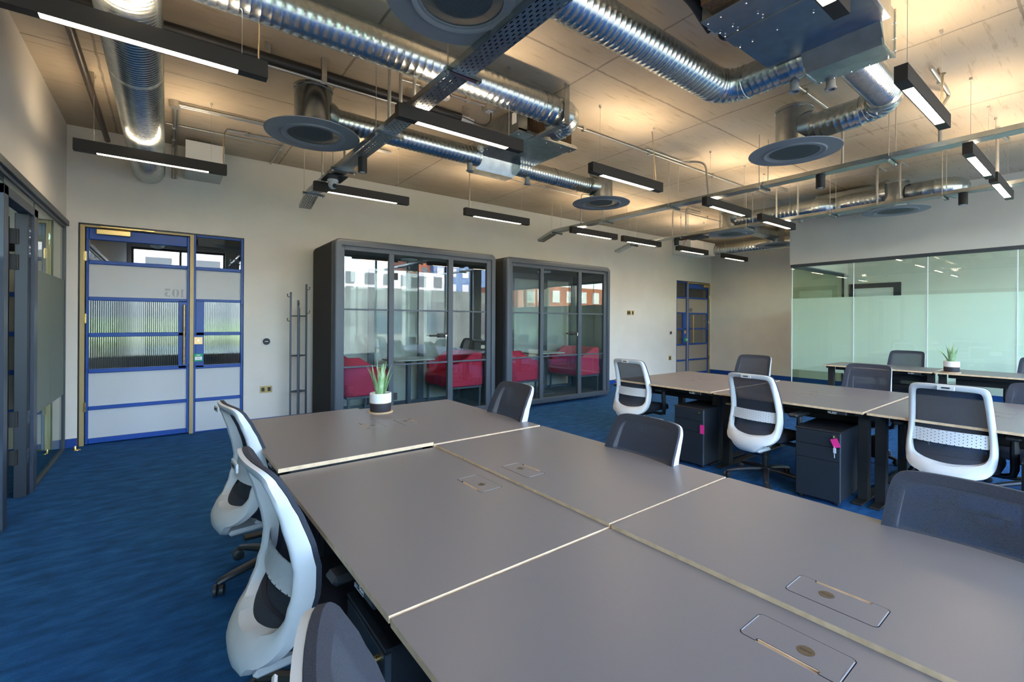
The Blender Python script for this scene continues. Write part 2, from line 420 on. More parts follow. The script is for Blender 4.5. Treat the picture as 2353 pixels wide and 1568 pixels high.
def catmull(pts, m=6, closed=False):
    pts = [Vector(p) for p in pts]; k = len(pts); out = []
    rng = k if closed else k-1
    for i in range(rng):
        if closed: p0, p1, p2, p3 = pts[(i-1) % k], pts[i], pts[(i+1) % k], pts[(i+2) % k]
        else: p0, p1, p2, p3 = pts[max(i-1, 0)], pts[i], pts[i+1], pts[min(i+2, k-1)]
        for j in range(m):
            t = j/m
            out.append(0.5*((2*p1)+(p2-p0)*t+(2*p0-5*p1+4*p2-p3)*t*t+(3*p1-p0-3*p2+p3)*t**3))
    if not closed: out.append(pts[-1])
    return out
def lerp_tab(tab, x):
    if x <= tab[0][0]: return tab[0][1]
    for (a, fa), (b, fb) in zip(tab, tab[1:]):
        if x <= b:
            t = (x-a)/(b-a); t = t*t*(3-2*t)*0.35+t*0.65
            return fa+(fb-fa)*t
    return tab[-1][1]
def text_b(txt, size, depth=0.001):
    cu = bpy.data.curves.new('t', 'FONT'); cu.body = txt; cu.size = size; cu.extrude = depth; cu.align_x = 'CENTER'; cu.align_y = 'CENTER'; cu.resolution_u = 3
    o = bpy.data.objects.new('t', cu); COL.objects.link(o)
    dg = bpy.context.evaluated_depsgraph_get(); me = bpy.data.meshes.new_from_object(o.evaluated_get(dg))
    b = B(); b.add([tuple(v.co) for v in me.vertices], [tuple(p.vertices) for p in me.polygons])
    bpy.data.objects.remove(o); bpy.data.meshes.remove(me); bpy.data.curves.remove(cu)
    return b

# ------------------------------------------------------------------ the setting
XL, XR, XG, YB, YF, ZC = -0.88, 12.1, 9.44, 6.9, -2.3, 3.52
struct('floor', B().box(-4.2, 14, YF-.2, YB+.12, -.12, 0), 'carpet')
struct('ceiling', B().box(-4.2, 14, YF-.3, 10.2, ZC, ZC+.25), 'concrete')
wb = B()
DX = [(-.785, .80), (10.455, 12.04)]
wb.box(XL-.02, DX[0][0], YB, YB+.2, 0, ZC).box(DX[0][0], DX[0][1], YB, YB+.2, 2.468, ZC).box(DX[0][1], DX[1][0], YB, YB+.2, 0, ZC)
wb.box(DX[1][0], DX[1][1], YB, YB+.2, 2.478, ZC).box(DX[1][1], 14, YB, YB+.2, 0, ZC)
wb.box(-4.2, -2.05, YB, YB+.2, 0, ZC).box(-2.05, -1.06, YB, YB+.2, 2.2, ZC).box(-1.06, XL-.02, YB, YB+.2, 0, ZC)
struct('wall_back', wb, 'wall_paint')
struct('wall_left', B().box(XL-.14, XL, YF, YB, 2.462, ZC), 'wall_paint')
struct('wall_left_outer', B().box(-4.3, -4.2, YF, YB, 0, ZC), 'wall_paint')
wr = B(); wr.box(XR, XR+.2, .85, YB, 0, ZC).box(XR, XR+.2, YF, .85, 0, .3).box(XR, XR+.2, YF, .85, 3.3, ZC).box(XR, XR+.2, -.85, -.6, .3, 3.3)
struct('wall_right', wr, 'wall_paint')
struct('wall_right_upper', B().box(XG, XG+.12, YF, 3.81, 2.50, ZC).box(XG+.12, XR, 3.69, 3.81, 2.50, ZC), 'wall_paint')
# window wall behind the viewpoint
wf = B(); wf.box(-4.3, 14, YF-.3, YF, 0, .32).box(-4.3, 14, YF-.3, YF, 3.38, ZC)
piers = [-4.25, -2.55, XL-.07, 1.55, 4.0, 6.45, 8.9, 11.35, 12.2]
for x in piers: wf.box(x-.16, x+.16, YF-.3, YF, .32, 3.38)
struct('wall_front', wf, 'wall_paint')
win = sempty('window_3', (0, YF-.15, 0))
fr = B()
for a, b in zip(piers[:-1], piers[1:]):
    x0, x1 = a+.16, b-.16
    fr.box(x0, x0+.05, -.03, .03, .32, 3.38).box(x1-.05, x1, -.03, .03, .32, 3.38).box(x0, x1, -.03, .03, .32, .38).box(x0, x1, -.03, .03, 3.32, 3.38).box((x0+x1)/2-.025, (x0+x1)/2+.025, -.03, .03, .38, 3.32)
struct('window_frame', fr, 'dark_frame', win)
# skirting
sk = B(); sk.box(XL, DX[0][0], YB-.018, YB, 0, .095).box(DX[0][1], DX[1][0], YB-.018, YB, 0, .095).box(12.04, XR, YB-.018, YB, 0, .095)
struct('baseboard_back', sk, 'skirting_blue')
struct('baseboard_right', B().box(XR-.018, XR, YF, YB-.018, 0, .095), 'skirting_blue')
# corridor beyond the doors
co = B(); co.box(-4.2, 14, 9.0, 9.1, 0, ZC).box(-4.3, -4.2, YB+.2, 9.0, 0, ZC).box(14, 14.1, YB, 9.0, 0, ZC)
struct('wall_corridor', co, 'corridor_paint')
struct('floor_corridor', B().box(-4.2, 14, YB+.12, 9.0, -.12, -.001), 'corridor_floor')

def door(name, xs, mirror, num, frost, z_top=2.46):
    """glazed steel door with side panel; xs: dict of x positions as measured for door 105"""
    D = sempty(name, (0, YB, 0)); X = xs
    y0, y1 = .0, .06
    def part(n, b, m, p=D): return obj(n, b, m, p)
    f = B()
    f.box(X['f0'], X['f1'], -.012, .10, 0, z_top-.012, .002).box(X['f1'], X['m0'], -.012, .10, 2.425, z_top-.012, .002).box(X['m0'], X['m1'], -.012, .10, 0, z_top-.012, .002)
    part('gold_frame', f, 'gold_paint')
    part('shadow_gap', B().box(min(X['f0'], X['s1'])-.012, max(X['f0'], X['s1'])+.012, .02, .14, z_top-.012, z_top+.006).box(X['f0']-.012, X['f0'], .02, .14, 0, z_top) if not mirror else B().box(X['s1']-.01, X['f0']+.012, .02, .14, z_top-.012, z_top+.006), 'dark_frame')
    zr = [(0.012, .07), (.387, .428), (.798, .843), (1.203, 1.249), (1.611, 1.653), (2.019, 2.062), (2.292, 2.418)]
    leaf = B(); a, b_, c, d = X['l0'], X['p0'], X['p1'], X['l1']
    sgn = 1 if not mirror else -1
    def bx(bb, x0, x1, *r, **k): return bb.box(min(x0, x1), max(x0, x1), *r, **k)
    bx(leaf, a, b_, y0, y1, .012, 2.418, b=.004); bx(leaf, c, d, y0, y1, .012, 2.418, b=.004)
    for z0, z1 in zr: bx(leaf, b_, c, y0+.002, y1, z0, z1, b=.006)
    bx(leaf, X['h0'], c, y0+.002, y1, .81, 1.63, b=.002)
    lf = part('door_leaf', leaf, 'blue_paint')
    panes = [(z0[1], z1[0]) for z0, z1 in zip(zr[:-1], zr[1:])]
    kinds = [frost, frost, 'glass_fluted', 'glass_fluted', frost, 'glass_door']
    for (z0, z1), k in zip(panes, kinds):
        x1 = X['h0'] if k == 'glass_fluted' else c
        part('pane', bx(B(), b_-.004*sgn, x1+.004*sgn, .026, .034, z0-.004, z1+.004), k)
    side = B()
    s0, s1, q0, q1 = X['s0'], X['s1'], X['q0'], X['q1']
    bx(side, s0, q0, y0, y1, 0, 2.452, b=.003); bx(side, q1, s1, y0, y1, 0, 2.452, b=.003)
    zs = [(-.0, .013), (.383, .424), (.794, .836), (1.205, 1.247), (1.625, 1.658), (2.018, 2.059), (2.428, 2.452)]
    for z0, z1 in zs: bx(side, q0, q1, y0+.002, y1, z0, z1, b=.005)
    bx(side, q0, X['k1'], y0+.002, y1, .81, 1.64, b=.002)
    part('side_panel', side, 'blue_paint')
    for (z0, z1), k in zip([(u[1], v[0]) for u, v in zip(zs[:-1], zs[1:])], kinds):
        xa = X['k1'] if k == 'glass_fluted' else q0
        part('side_pane', bx(B(), xa-.004*sgn, q1+.004*sgn, .026, .034, z0-.004, z1+.004), k)
    sc = B()
    for zz in (.85, 1.22, 1.60, 2.04, .40, .82, 2.30):
        for xx in ((a+b_)/2, (c+d)/2, (s0+q0)/2, (q1+s1)/2): sc.ball((xx, -.001, zz), .005, 6, 4)
    part('screws', sc, 'dark_frame')
    hb = B(); hx = X['hb']
    hb.cyl((hx, -.065, .86), (hx, -.065, 1.583), .013, 14)
    for zz in (.93, 1.51): hb.cyl((hx, -.065, zz), (hx, .0, zz), .008, 10)
    part('pull_handle', hb, 'brass_aged')
    for zz in (.43, 1.41, 2.10):
        hg = B(); hx0 = X['f1']+.004*sgn
        hg.cyl((hx0, -.02, zz-.053), (hx0, -.02, zz+.053), .0085, 10); hg.box(hx0-.012, hx0+.012, -.014, -.006, zz-.05, zz+.05)
        part('hinge', hg, 'brass')
    cl = B(); ca, cb = X['c0'], X['c1']
    bx(cl, ca, cb, -.05, .0, 2.35, 2.408, b=.004); part('door_closer', cl, 'brass')
    ar = B(); bx(ar, X['c0']+.03*sgn, X['c1']+.22*sgn, -.035, -.012, 2.428, 2.446, b=.003); ar.sweep([((ca+cb)/2, -.025, 2.41), ((ca+cb)/2+.28*sgn, -.028, 2.436)], .008, 8)
    part('closer_arm', ar, 'brass')
    ct = B(); px = (X['s0']+X['k1'])/2
    return D, px
d105 = dict(f0=-.770, f1=-.729, l0=-.722, p0=-.698, p1=.194, l1=.219, m0=.221, m1=.263, s0=.263, s1=.793, q0=.285, q1=.767, h0=.112, k1=.370, hb=.165, c0=-.632, c1=-.339)
D1, px1 = door('door_1', d105, False, '105', 'frost_grey')
# stencil numerals 105 seen from the back of the pane
def numerals(parent, xc, z0, h, digits, mat, y=.0235):
    b = B(); w = h*.62; x = 0.0
    for ch in digits:
        if ch == '1':
            b.poly([(x+.02*w, 0), (x+.62*w, 0), (x+.62*w, .06*h), (x+.52*w, .08*h), (x+.52*w, h), (x+.40*w, h), (x+.02*w, .86*h), (x+.02*w, .80*h), (x+.20*w, .80*h), (x+.20*w, .08*h), (x+.02*w, .06*h)], [], 0, .001, 'y'); x += .80*w
        elif ch in '06':
            for sgn in (-1, 1):
                o = [(x+.62*w+sgn*(.07*w+.52*w*sin(pi*i/14)), h/2-h/2*cos(pi*i/14)) for i in range(15)]
                inn = [(x+.62*w+sgn*(.07*w+.12*w*sin(pi*i/14)), h/2-.46*h*cos(pi*i/14)) for i in range(14, -1, -1)]
                if ch == '6' and sgn == 1: o = [(a, zz*.58) for a, zz in o]; inn = [(a, zz*.58) for a, zz in inn]
                b.poly(o+inn, [], 0, .001, 'y')
            x += 1.36*w
        else:
            b.poly([(x+.12*w, .78*h), (x+1.0*w, .74*h), (x+1.0*w, h), (x+.12*w, h)], [], 0, .001, 'y')
            o = [(x+.42*w+.62*w*sin(a), .32*h-.32*h*cos(a)) for a in [pi*i/12 for i in range(13)]]
            inn = [(x+.42*w+.20*w*sin(a), .32*h-.26*h*cos(a)) for a in [pi*i/12 for i in range(12, -1, -1)]]
            b.poly(o+inn, [], 0, .001, 'y'); b.poly([(x+.12*w, .06*h), (x+.36*w, .0), (x+.36*w, .18*h), (x+.12*w, .2*h)], [], 0, .001, 'y'); x += 1.2*w
    b.v = [(xc+x/2-vx, y+vy, z0+vz) for vx, vy, vz in b.v]
    return obj('door_number', b, mat, parent)
numerals(D1, .066, 1.676, .098, '105', 'grey_text')
bl = B().box(.268, .357, -.006, 0, 1.096, 1.188, .003); o_ = obj('exit_button', bl, 'brass_plate', D1)
obj('button', B().cyl((.312, -.006, 1.143), (.312, -.012, 1.143), .011, 14), 'chrome', o_)
bl = B().box(.266, .359, -.03, 0, .885, .982, .004); o_ = obj('emergency_release', bl, 'green_box', D1)
obj('label_window', B().box(.276, .349, -.034, -.028, .905, .945, .001), 'white_label', o_)
dd = B()
for i in range(3): dd.box(.296+i*.012, .303+i*.012, -.0345, -.033, .922, .929)
obj('arrows', dd, 'dark_text', o_)
obj('label_line', B().box(.293, .332, -.0315, -.029, .96, .968), 'white_label', o_)
d106 = dict(f0=12.030, f1=11.975, l0=11.965, p0=11.950, p1=11.03, l1=10.985, m0=10.938, m1=10.978, s0=10.938, s1=10.468, q0=10.915, q1=10.48, h0=11.07, k1=10.78, hb=11.125, c0=11.98, c1=11.66)
D2_, px2 = door('door_2', d106, True, '106', 'frost_warm', 2.47)
numerals(D2_, 11.10, 1.67, .11, '106', 'dark_text')
bl = B().box(10.80, 10.90, -.03, 0, .90, .99, .004); o_ = obj('emergency_release', bl, 'green_box', D2_)
obj('label_window', B().box(10.86, 10.92, -.034, -.026, .92, .96, .001), 'white_label', o_)
obj('exit_button', B().box(10.81, 10.88, -.006, 0, 1.10, 1.18, .003), 'brass_plate', D2_)

# left glazed partition with an open framed doorway
P1 = sempty('window_1', (XL, 0, 0))
obj('head_rail', B().box(-.05, .03, YF, YB-.05, 2.405, 2.462, .003), 'head_rail', P1)
obj('glass_channel', B().box(-.03, .008, YF, 6.80, 2.375, 2.405), 'grey_frame', P1)
obj('floor_channel', B().box(-.03, .012, 5.40, 6.80, 0, .018).box(-.03, .012, YF, 4.43, 0, .018), 'head_rail', P1)
obj('wall_channel', B().box(-.03, .012, 6.785, 6.81, 0, 2.405), 'head_rail', P1)
fr = B(); fr.box(-.06, .02, 5.29, 5.42, 0, 2.30, .003).box(-.06, .02, 4.43, 4.53, 0, 2.30, .003).box(-.06, .02, 4.43, 5.42, 2.235, 2.30, .003)
obj('door_frame', fr, 'grey_frame', P1)
obj('jamb_channel', B().box(-.075, .0, 5.20, 5.29, 0, 2.235, .003).box(-.08, -.06, 5.24, 5.27, 0, 2.235), 'dark_frame', P1)
obj('transom_pane', B().box(-.012, -.002, 4.53, 5.38, 2.30, 2.375), 'glass_partition', P1)
for a, b in ((5.42, 6.055), (6.058, 6.79), (2.2, 4.43), (.0, 2.197), (YF, -.003)):
    obj('pane', B().box(-.012, -.002, a, b, .018, 2.375), 'glass_partition', P1)
    obj('frosted_band', B().box(-.0015, -.0005, a, b, .60, 1.82), 'frost_green', P1)
for z in (.32, .62, 1.95, 2.08):
    hg = B(); hg.box(-.005, .004, 5.205, 5.285, z-.055, z+.055, .002); h = obj('hinge_plate', hg, 'grey_frame', P1)
    obj('screws', B().cyl((.003, 5.245, z-.025), (.006, 5.245, z-.025), .012, 10).cyl((.003, 5.245, z+.025), (.006, 5.245, z+.025), .012, 10), 'chrome', h)
lf = sempty('door_3', (XL-.03, 5.19, 0)); lf.rotation_euler = (0, 0, RD(-4))
obj('door_leaf', B().box(-.86, -.07, -.05, 0, .02, 2.20, .003), 'dark_frame', lf)
for z in (.32, .62, 1.85, 2.05): obj('hinge', B().box(-.11, -.03, -.004, .006, z-.06, z+.06, .002).cyl((-.03, .004, z-.06), (-.03, .004, z+.06), .01, 10), 'black_metal', lf)
obj('lever_handle', B().cyl((-.80, -.05, 1.02), (-.80, -.10, 1.02), .01, 10).cyl((-.80, -.10, 1.02), (-.68, -.10, 1.02), .01, 10), 'steel', lf)
# blue door at the back of the side room
D4_ = sempty('door_4', (0, YB, 0))
lb = B(); lb.box(-2.0, -1.95, 0, .06, 0, 2.18).box(-1.14, -1.09, 0, .06, 0, 2.18)
for z in (0, .41, .82, 1.22, 1.63, 2.02): lb.box(-1.95, -1.14, 0, .06, z, z+.05)
obj('door_leaf', lb, 'blue_paint', D4_)
obj('gold_frame', B().box(-2.05, -2.0, -.01, .1, 0, 2.2).box(-1.09, -1.06, -.01, .1, 0, 2.2).box(-2.05, -1.06, -.01, .1, 2.18, 2.22), 'gold_paint', D4_)
obj('pane', B().box(-1.95, -1.14, .025, .035, 0, 2.1), 'frost_warm', D4_)

# right glazed meeting room
P2 = sempty('window_2', (XG, 0, 0))
obj('head_rail', B().box(-.02, .04, YF, 3.79, 2.445, 2.50, .003).box(.04, XR-XG, 3.76, 3.80, 2.445, 2.50, .003), 'head_rail', P2)
seams = [3.77, 2.796, 1.834, .889, -.08, -1.05, YF]
for b, a in zip(seams[:-1], seams[1:]):
    obj('pane', B().box(0, .012, a+.004, b-.004, .012, 2.445), 'glass_partition', P2)
    obj('frosted_band', B().box(.013, .0145, a+.004, b-.004, .53, 1.86), 'frost_mint', P2)
js = B()
for a in seams[1:-1]: js.box(-.001, .013, a-.0045, a+.0045, .012, 2.445)
js.box(-.002, .014, 3.762, 3.772, .012, 2.445)
obj('joint_strip', js, 'white_label', P2)
obj('side_pane', B().box(.02, XR-XG-.02, 3.772, 3.784, .012, 2.445), 'glass_partition', P2)
obj('side_frosted_band', B().box(.02, XR-XG-.02, 3.785, 3.787, .53, 1.86), 'frost_mint', P2)
obj('end_channel', B().box(XR-XG-.03, XR-XG, 3.76, 3.80, 0, 2.445), 'dark_frame', P2)
obj('floor_channel', B().box(-.008, .02, YF, 3.78, 0, .014).box(.02, XR-XG, 3.765, 3.79, 0, .014), 'steel', P2)
wd = sempty('window_4', (XR, 0, 0))
obj('window_frame', B().box(-.03, 0, 2.76, 2.88, .0, 2.26).box(-.03, 0, 2.88, 3.62, 2.16, 2.26).box(-.03, 0, 3.56, 3.66, 0, 2.26), 'dark_frame', wd)
obj('pane', B().box(-.012, -.004, 2.88, 3.56, 0, 2.16), 'frost_mint', wd)

# street outside the windows, seen only as reflections
def building(x0, x1, y0, y1, z0, z1, m, nx, nz, wm='street_window'):
    o = sempty('exterior_building', ((x0+x1)/2, y1, z0))
    obj('facade', B().box(x0, x1, y0, y1, z0, z1), m, o, off=o.location)
    w = B(); dx = (x1-x0)/nx; dz = (z1-z0)/nz
    for i in range(nx):
        for j in range(nz): w.box(x0+dx*(i+.25), x0+dx*(i+.75), y1, y1+.06, z0+dz*(j+.25), z0+dz*(j+.8))
    obj('windows', w, wm, o, off=o.location)
struct('exterior_ground', B().box(-60, 90, -90, YF-.5, -4.3, -4.2), 'street_ground')
building(-30, 20, -22, -16, -4.2, 3.4, 'street_stone', 14, 2)
building(8, 26, -44, -36, -4.2, 6.8, 'street_white', 9, 5)
building(26, 29.6, -52, -47, -4.2, 12.0, 'street_brick', 2, 6)
building(29.6, 50, -54, -46, -4.2, 11.5, 'street_blue', 10, 7, 'street_white')
building(29, 48, -34, -26, -4.2, 5.2, 'street_brick', 9, 4, 'street_white')
building(-40, 8, -42, -34, -4.2, 7.0, 'street_white', 14, 4)
tr = B()
for i in range(10):
    c = (random.uniform(-5, 0.5), random.uniform(-13.5, -12), random.uniform(-.4, .9)); tr.ball(c, random.uniform(.7, 1.1), 10, 7)
for i in range(8):
    c = (random.uniform(16, 22), random.uniform(-2, 2), random.uniform(-2, 2.5)); tr.ball(c, random.uniform(1.0, 1.6), 10, 7)
struct('exterior_trees', tr, 'tree_green')
# ------------------------------------------------------------------ task chairs
PROF = [(.26, -.272), (.30, -.290), (.34, -.304), (.38, -.300), (.42, -.278), (.46, -.250), (.52, -.210), (.58, -.186), (.65, -.176), (.72, -.186), (.80, -.210), (.88, -.243), (.93, -.268), (.97, -.292)]
def bx_y(x, z):
    A = lerp_tab([(.30, .85), (.44, 1.35), (.55, .95), (.70, .75), (.97, .55)], z)
    return lerp_tab(PROF, z)+A*x*x
OUT = [(0, .968), (.10, .967), (.165, .962), (.192, .945), (.202, .905), (.208, .82), (.214, .72), (.221, .62), (.227, .54), (.225, .47), (.213, .418), (.182, .384), (.138, .366), (.112, .338), (.06, .300), (0, .297)]
INN = [(0, .928), (.10, .927), (.148, .923), (.162, .910), (.168, .880), (.175, .80), (.181, .71), (.188, .62), (.191, .550), (.187, .508), (.171, .477), (.130, .457), (.09, .448), (.06, .444), (.03, .441), (0, .440)]
def half(pts, m=3):
    return [(p.x, p.z) for p in catmull([(x, 0, z) for x, z in pts], m)]
def full(pts):
    h = half(pts); return h+[(-x, z) for x, z in reversed(h[1:-1])]
def make_back():
    o, i = full(OUT), full(INN); n = len(o); R = 5
    def th(z, k):    # thickness behind the front surface, rounded towards both rims
        base = lerp_tab([(.30, .030), (.42, .044), (.55, .058), (.75, .054), (.90, .036), (.97, .018)], z)
        return base*(0.72+0.28*sin(pi*(0.10+0.80*k/(R-1))))
    b = B(); vs = []
    for j in range(n):
        for k in range(R):
            t = k/(R-1); x = o[j][0]*(1-t)+i[j][0]*t; z = o[j][1]*(1-t)+i[j][1]*t
            vs.append((x, bx_y(x, z), z))
        for k in range(R-1, -1, -1):
            t = k/(R-1); t2 = .06+.88*t; x = o[j][0]*(1-t2)+i[j][0]*t2; z = o[j][1]*(1-t2)+i[j][1]*t2
            vs.append((x, bx_y(x, z)-th(z, k), z))
    q = 2*R
    fs = [(j*q+k, ((j+1) % n)*q+k, ((j+1) % n)*q+(k+1) % q, j*q+(k+1) % q) for j in range(n) for k in range(q)]
    return b.add(vs, fs)
def make_pad(o, i, off, thick):
    """ring between outlines o and i lying in front of the frame"""
    n = len(o); b = B(); vs = []
    for j in range(n):
        for (x, z), d in ((o[j], 0), (o[j], 1), (i[j], 1), (i[j], 0)):
            vs.append((x, bx_y(x, z)+off+d*thick, z))
    fs = [(j*4+k, ((j+1) % n)*4+k, ((j+1) % n)*4+(k+1) % 4, j*4+(k+1) % 4) for j in range(n) for k in range(4)]
    return b.add(vs, fs)
def clampz(pts, z0): return [(x, max(z, z0)) for x, z in pts]
def make_chair():
    t = thing('task_chair', 'x', 'chair')
    obj('back_frame', make_back(), 'white_plastic', t, smooth=42)
    o = [(x*1.0, z+.002) for x, z in clampz(full(OUT), .420)]
    i = [(x*.86, .70+(z-.70)*.90) for x, z in clampz(full(OUT), .455)]
    obj('mesh_border', make_pad(o, i, .002, .015), 'mesh_border', t, smooth=50)
    zs = [.430+.526*k/16 for k in range(17)]
    hz = [(z, x) for x, z in reversed(OUT) if z > .38]
    def W(z): return lerp_tab(hz, z)-.010-.03*max(0, (z-.945)/.011)
    xs = [-1+2*k/10 for k in range(11)]
    obj('back_mesh', B().grid(lambda a, c: (xs[c]*W(zs[a]), bx_y(xs[c]*W(zs[a]), zs[a])+.0175, zs[a]), 17, 11), 'mesh_fabric', t, smooth=60)
    lz = [.558+.088*k/4 for k in range(5)]
    lb = B(); lb.grid(lambda a, c: (xs[c]*.196, bx_y(xs[c]*.196, lz[a])-.030+.012*(1-xs[c]**2)*0, lz[a]), 5, 11)
    lb.grid(lambda a, c: (xs[c]*.196, bx_y(xs[c]*.196, lz[a])-.026, lz[a]), 5, 11)
    obj('lumbar_support', lb, 'lumbar_dots', t, smooth=60)
    pl = B(); pl.box(-.045, .045, -.352+.026, -.345+.026, .932, .962, .003); obj('name_plate', pl, 'white_plastic', t)
    obj('badge', B().poly(rrect(-.022, .022, .944, .953, .004), [], -.3285, -.3265, 'y'), 'black_plastic', t)
    ft = B(); ft.box(-.105, .105, -.285, -.10, .300, .328, .012); ft.box(-.085, .085, -.16, -.05, .318, .345, .008); obj('back_bracket', ft, 'white_plastic', t)
    st = B(); P = []
    prof = rrect(-.235, .235, -.21, .25, .09, 7)
    vs = []
    for f, z in ((.90, .392), (.985, .400), (1.0, .422), (.985, .448), (.92, .462), (.6, .470)):
        vs.append([(x*f, .02+(y-.02)*f, z - (.02*max(0, (y-.12)/.13)**2 if y > .12 else 0)) for x, y in prof])
    n = len(prof)
    fl = [v for r in vs for v in r]
    fs = [(a*n+j, a*n+(j+1) % n, (a+1)*n+(j+1) % n, (a+1)*n+j) for a in range(5) for j in range(n)]+[tuple(range(n-1, -1, -1)), tuple(5*n+j for j in range(n))]
    st.add(fl, fs); obj('seat', st, 'seat_fabric', t, smooth=60)
    mc = B(); mc.box(-.10, .10, -.15, .14, .325, .392, .02).cyl((.10, .05, .36), (.25, .05, .355), .007, 8).box(.235, .275, .035, .065, .350, .362, .004); obj('tilt_mechanism', mc, 'black_plastic', t)
    for s in (-1, 1):
        a = B(); a.sweep([(s*.10, .02, .365), (s*.235, .02, .36), (s*.275, .02, .375), (s*.285, .01, .42), (s*.285, .0, .54), (s*.283, .0, .625)], [.017, .018, .02, .023, .024, .018], 10, sx=1.0)
        ar = obj('armrest', a, 'black_plastic', t)
        obj('arm_pad', B().box(s*.283-.04, s*.283+.04, -.12, .12, .622, .652, .012), 'black_plastic', ar)
    gl = B(); gl.cyl((0, 0, .20), (0, 0, .335), .014, 14).cyl((0, 0, .11), (0, 0, .215), .025, 14).cyl((0, 0, .205), (0, 0, .222), .032, 14); obj('gas_lift', gl, 'black_metal', t)
    hb = B(); hb.lathe([(.001, .07), (.045, .072), (.055, .09), (.048, .118), (.034, .125), (.001, .125)], (0, 0, 0), 20); obj('base_hub', hb, 'black_plastic', t)
    for k in range(5):
        an = 2*pi*k/5+pi/2+.77; d = Vector((cos(an), sin(an), 0)); p = Vector((-sin(an), cos(an), 0))
        lg = B(); lg.sweep([d*.03+Vector((0, 0, .098)), d*.12+Vector((0, 0, .096)), d*.24+Vector((0, 0, .080)), d*.315+Vector((0, 0, .066)), d*.33+Vector((0, 0, .060))], [.022, .021, .018, .015, .010], 8, sx=1.35, up=(0, 0, 1))
        lo = obj('base_leg', lg, 'black_plastic', t)
        cs = B(); c = d*.318+p*.018
        cs.cyl((d*.318)+Vector((0, 0, .03)), (d*.318)+Vector((0, 0, .066)), .009, 8)
        q = (d*.6+p).normalized(); q2 = Vector((-q.y, q.x, 0))
        for s in (-1, 1):
            cc = d*.318+q*.012+Vector((0, 0, .029)); cs.sweep([cc+q2*s*.006, cc+q2*s*.008, cc+q2*s*.022, cc+q2*s*.026], [.024, .029, .029, .022], 14)
        obj('caster', cs, 'black_plastic', lo)
    return t
UPPER = {'back_frame', 'mesh_border', 'back_mesh', 'lumbar_support', 'name_plate', 'badge', 'back_bracket', 'seat', 'tilt_mechanism', 'armrest'}
ch0 = make_chair()
G1, G2, G3 = 'task chairs around the front bench', 'task chairs around the middle bench', 'task chairs at the far bench'
R90 = RD(-90)
CH = [  # back-top x, centre y, yaw, dz, label, group
 (.245, 2.83, R90+RD(7), .0, 'white-backed task chair on the aisle side of the front bench, nearest the blue double door', G1),
 (.212, 1.70, R90+RD(3), .0, 'white-backed task chair seen in profile, second from the blue double door', G1),
 (.140, .60, R90+RD(-12), .0, 'task chair cut by the bottom edge, dark padded back with thin white rim', G1),
 (2.02, 2.60, RD(90-3), .0, 'dark-backed task chair before the gap between the two booths, far end of the front bench', G1),
 (2.00, 1.46, RD(90-2), -.05, 'dark mesh task chair in the middle of the far side of the front bench', G1),
 (2.03, .275, RD(90), -.05, 'large dark mesh task chair back cut by the right edge, behind the nearest desk', G1),
 (4.12, 3.34, R90+RD(3), .02, 'white-framed mesh task chair at the left end of the middle bench, nearest the wall', G2),
 (4.02, 1.95, R90+RD(-4), .0, 'white-framed mesh task chair between the two pedestals with pink tags', G2),
 (4.14, .705, R90+RD(1), .04, 'largest white-framed mesh task chair, right of the pedestal with the hanging pink tag', G2),
 (6.10, 2.86, RD(90+2), .02, 'dark mesh task chair against the plain cream wall, far side of the middle bench', G2),
 (6.12, 1.66, RD(90), -.005, 'dark mesh task chair before the left end of the far bench', G2),
 (6.02, .41, RD(90-4), -.075, 'navy mesh task chair cut by the right edge, behind the nearest white-framed one', G2),
 (8.80, 1.925, RD(90), .035, 'dark mesh task chair left of the aloe, against the frosted glass', G3),
 (8.80, .60, RD(90-3), .02, 'sliver of a dark mesh task chair right of the aloe on the far bench', G3),
]
for n_, (bx, cy_, yaw, dz, lab, grp) in enumerate(CH):
    f = Vector((-sin(yaw), cos(yaw), 0)); c = Vector((bx, cy_, 0))+f*.285
    o = copy_tree(ch0, (c.x, c.y, 0), yaw, lab); o['group'] = grp
    for k in kids(o):
        if k.name.split('.')[0] in UPPER: k.location.z += dz
        if k.name.split('.')[0] == 'gas_lift' and dz: k.location.z += dz*.6
        if k.name.split('.')[0] == 'base_leg': k.rotation_euler.z = RD((0, 12, -9, 20, 5, 40, 15, 21, 50, 3, 33, 61, 8, 25)[n_])
for k in kids(ch0):
    for q in kids(k): bpy.data.objects.remove(q)
    bpy.data.objects.remove(k)
bpy.data.objects.remove(ch0)

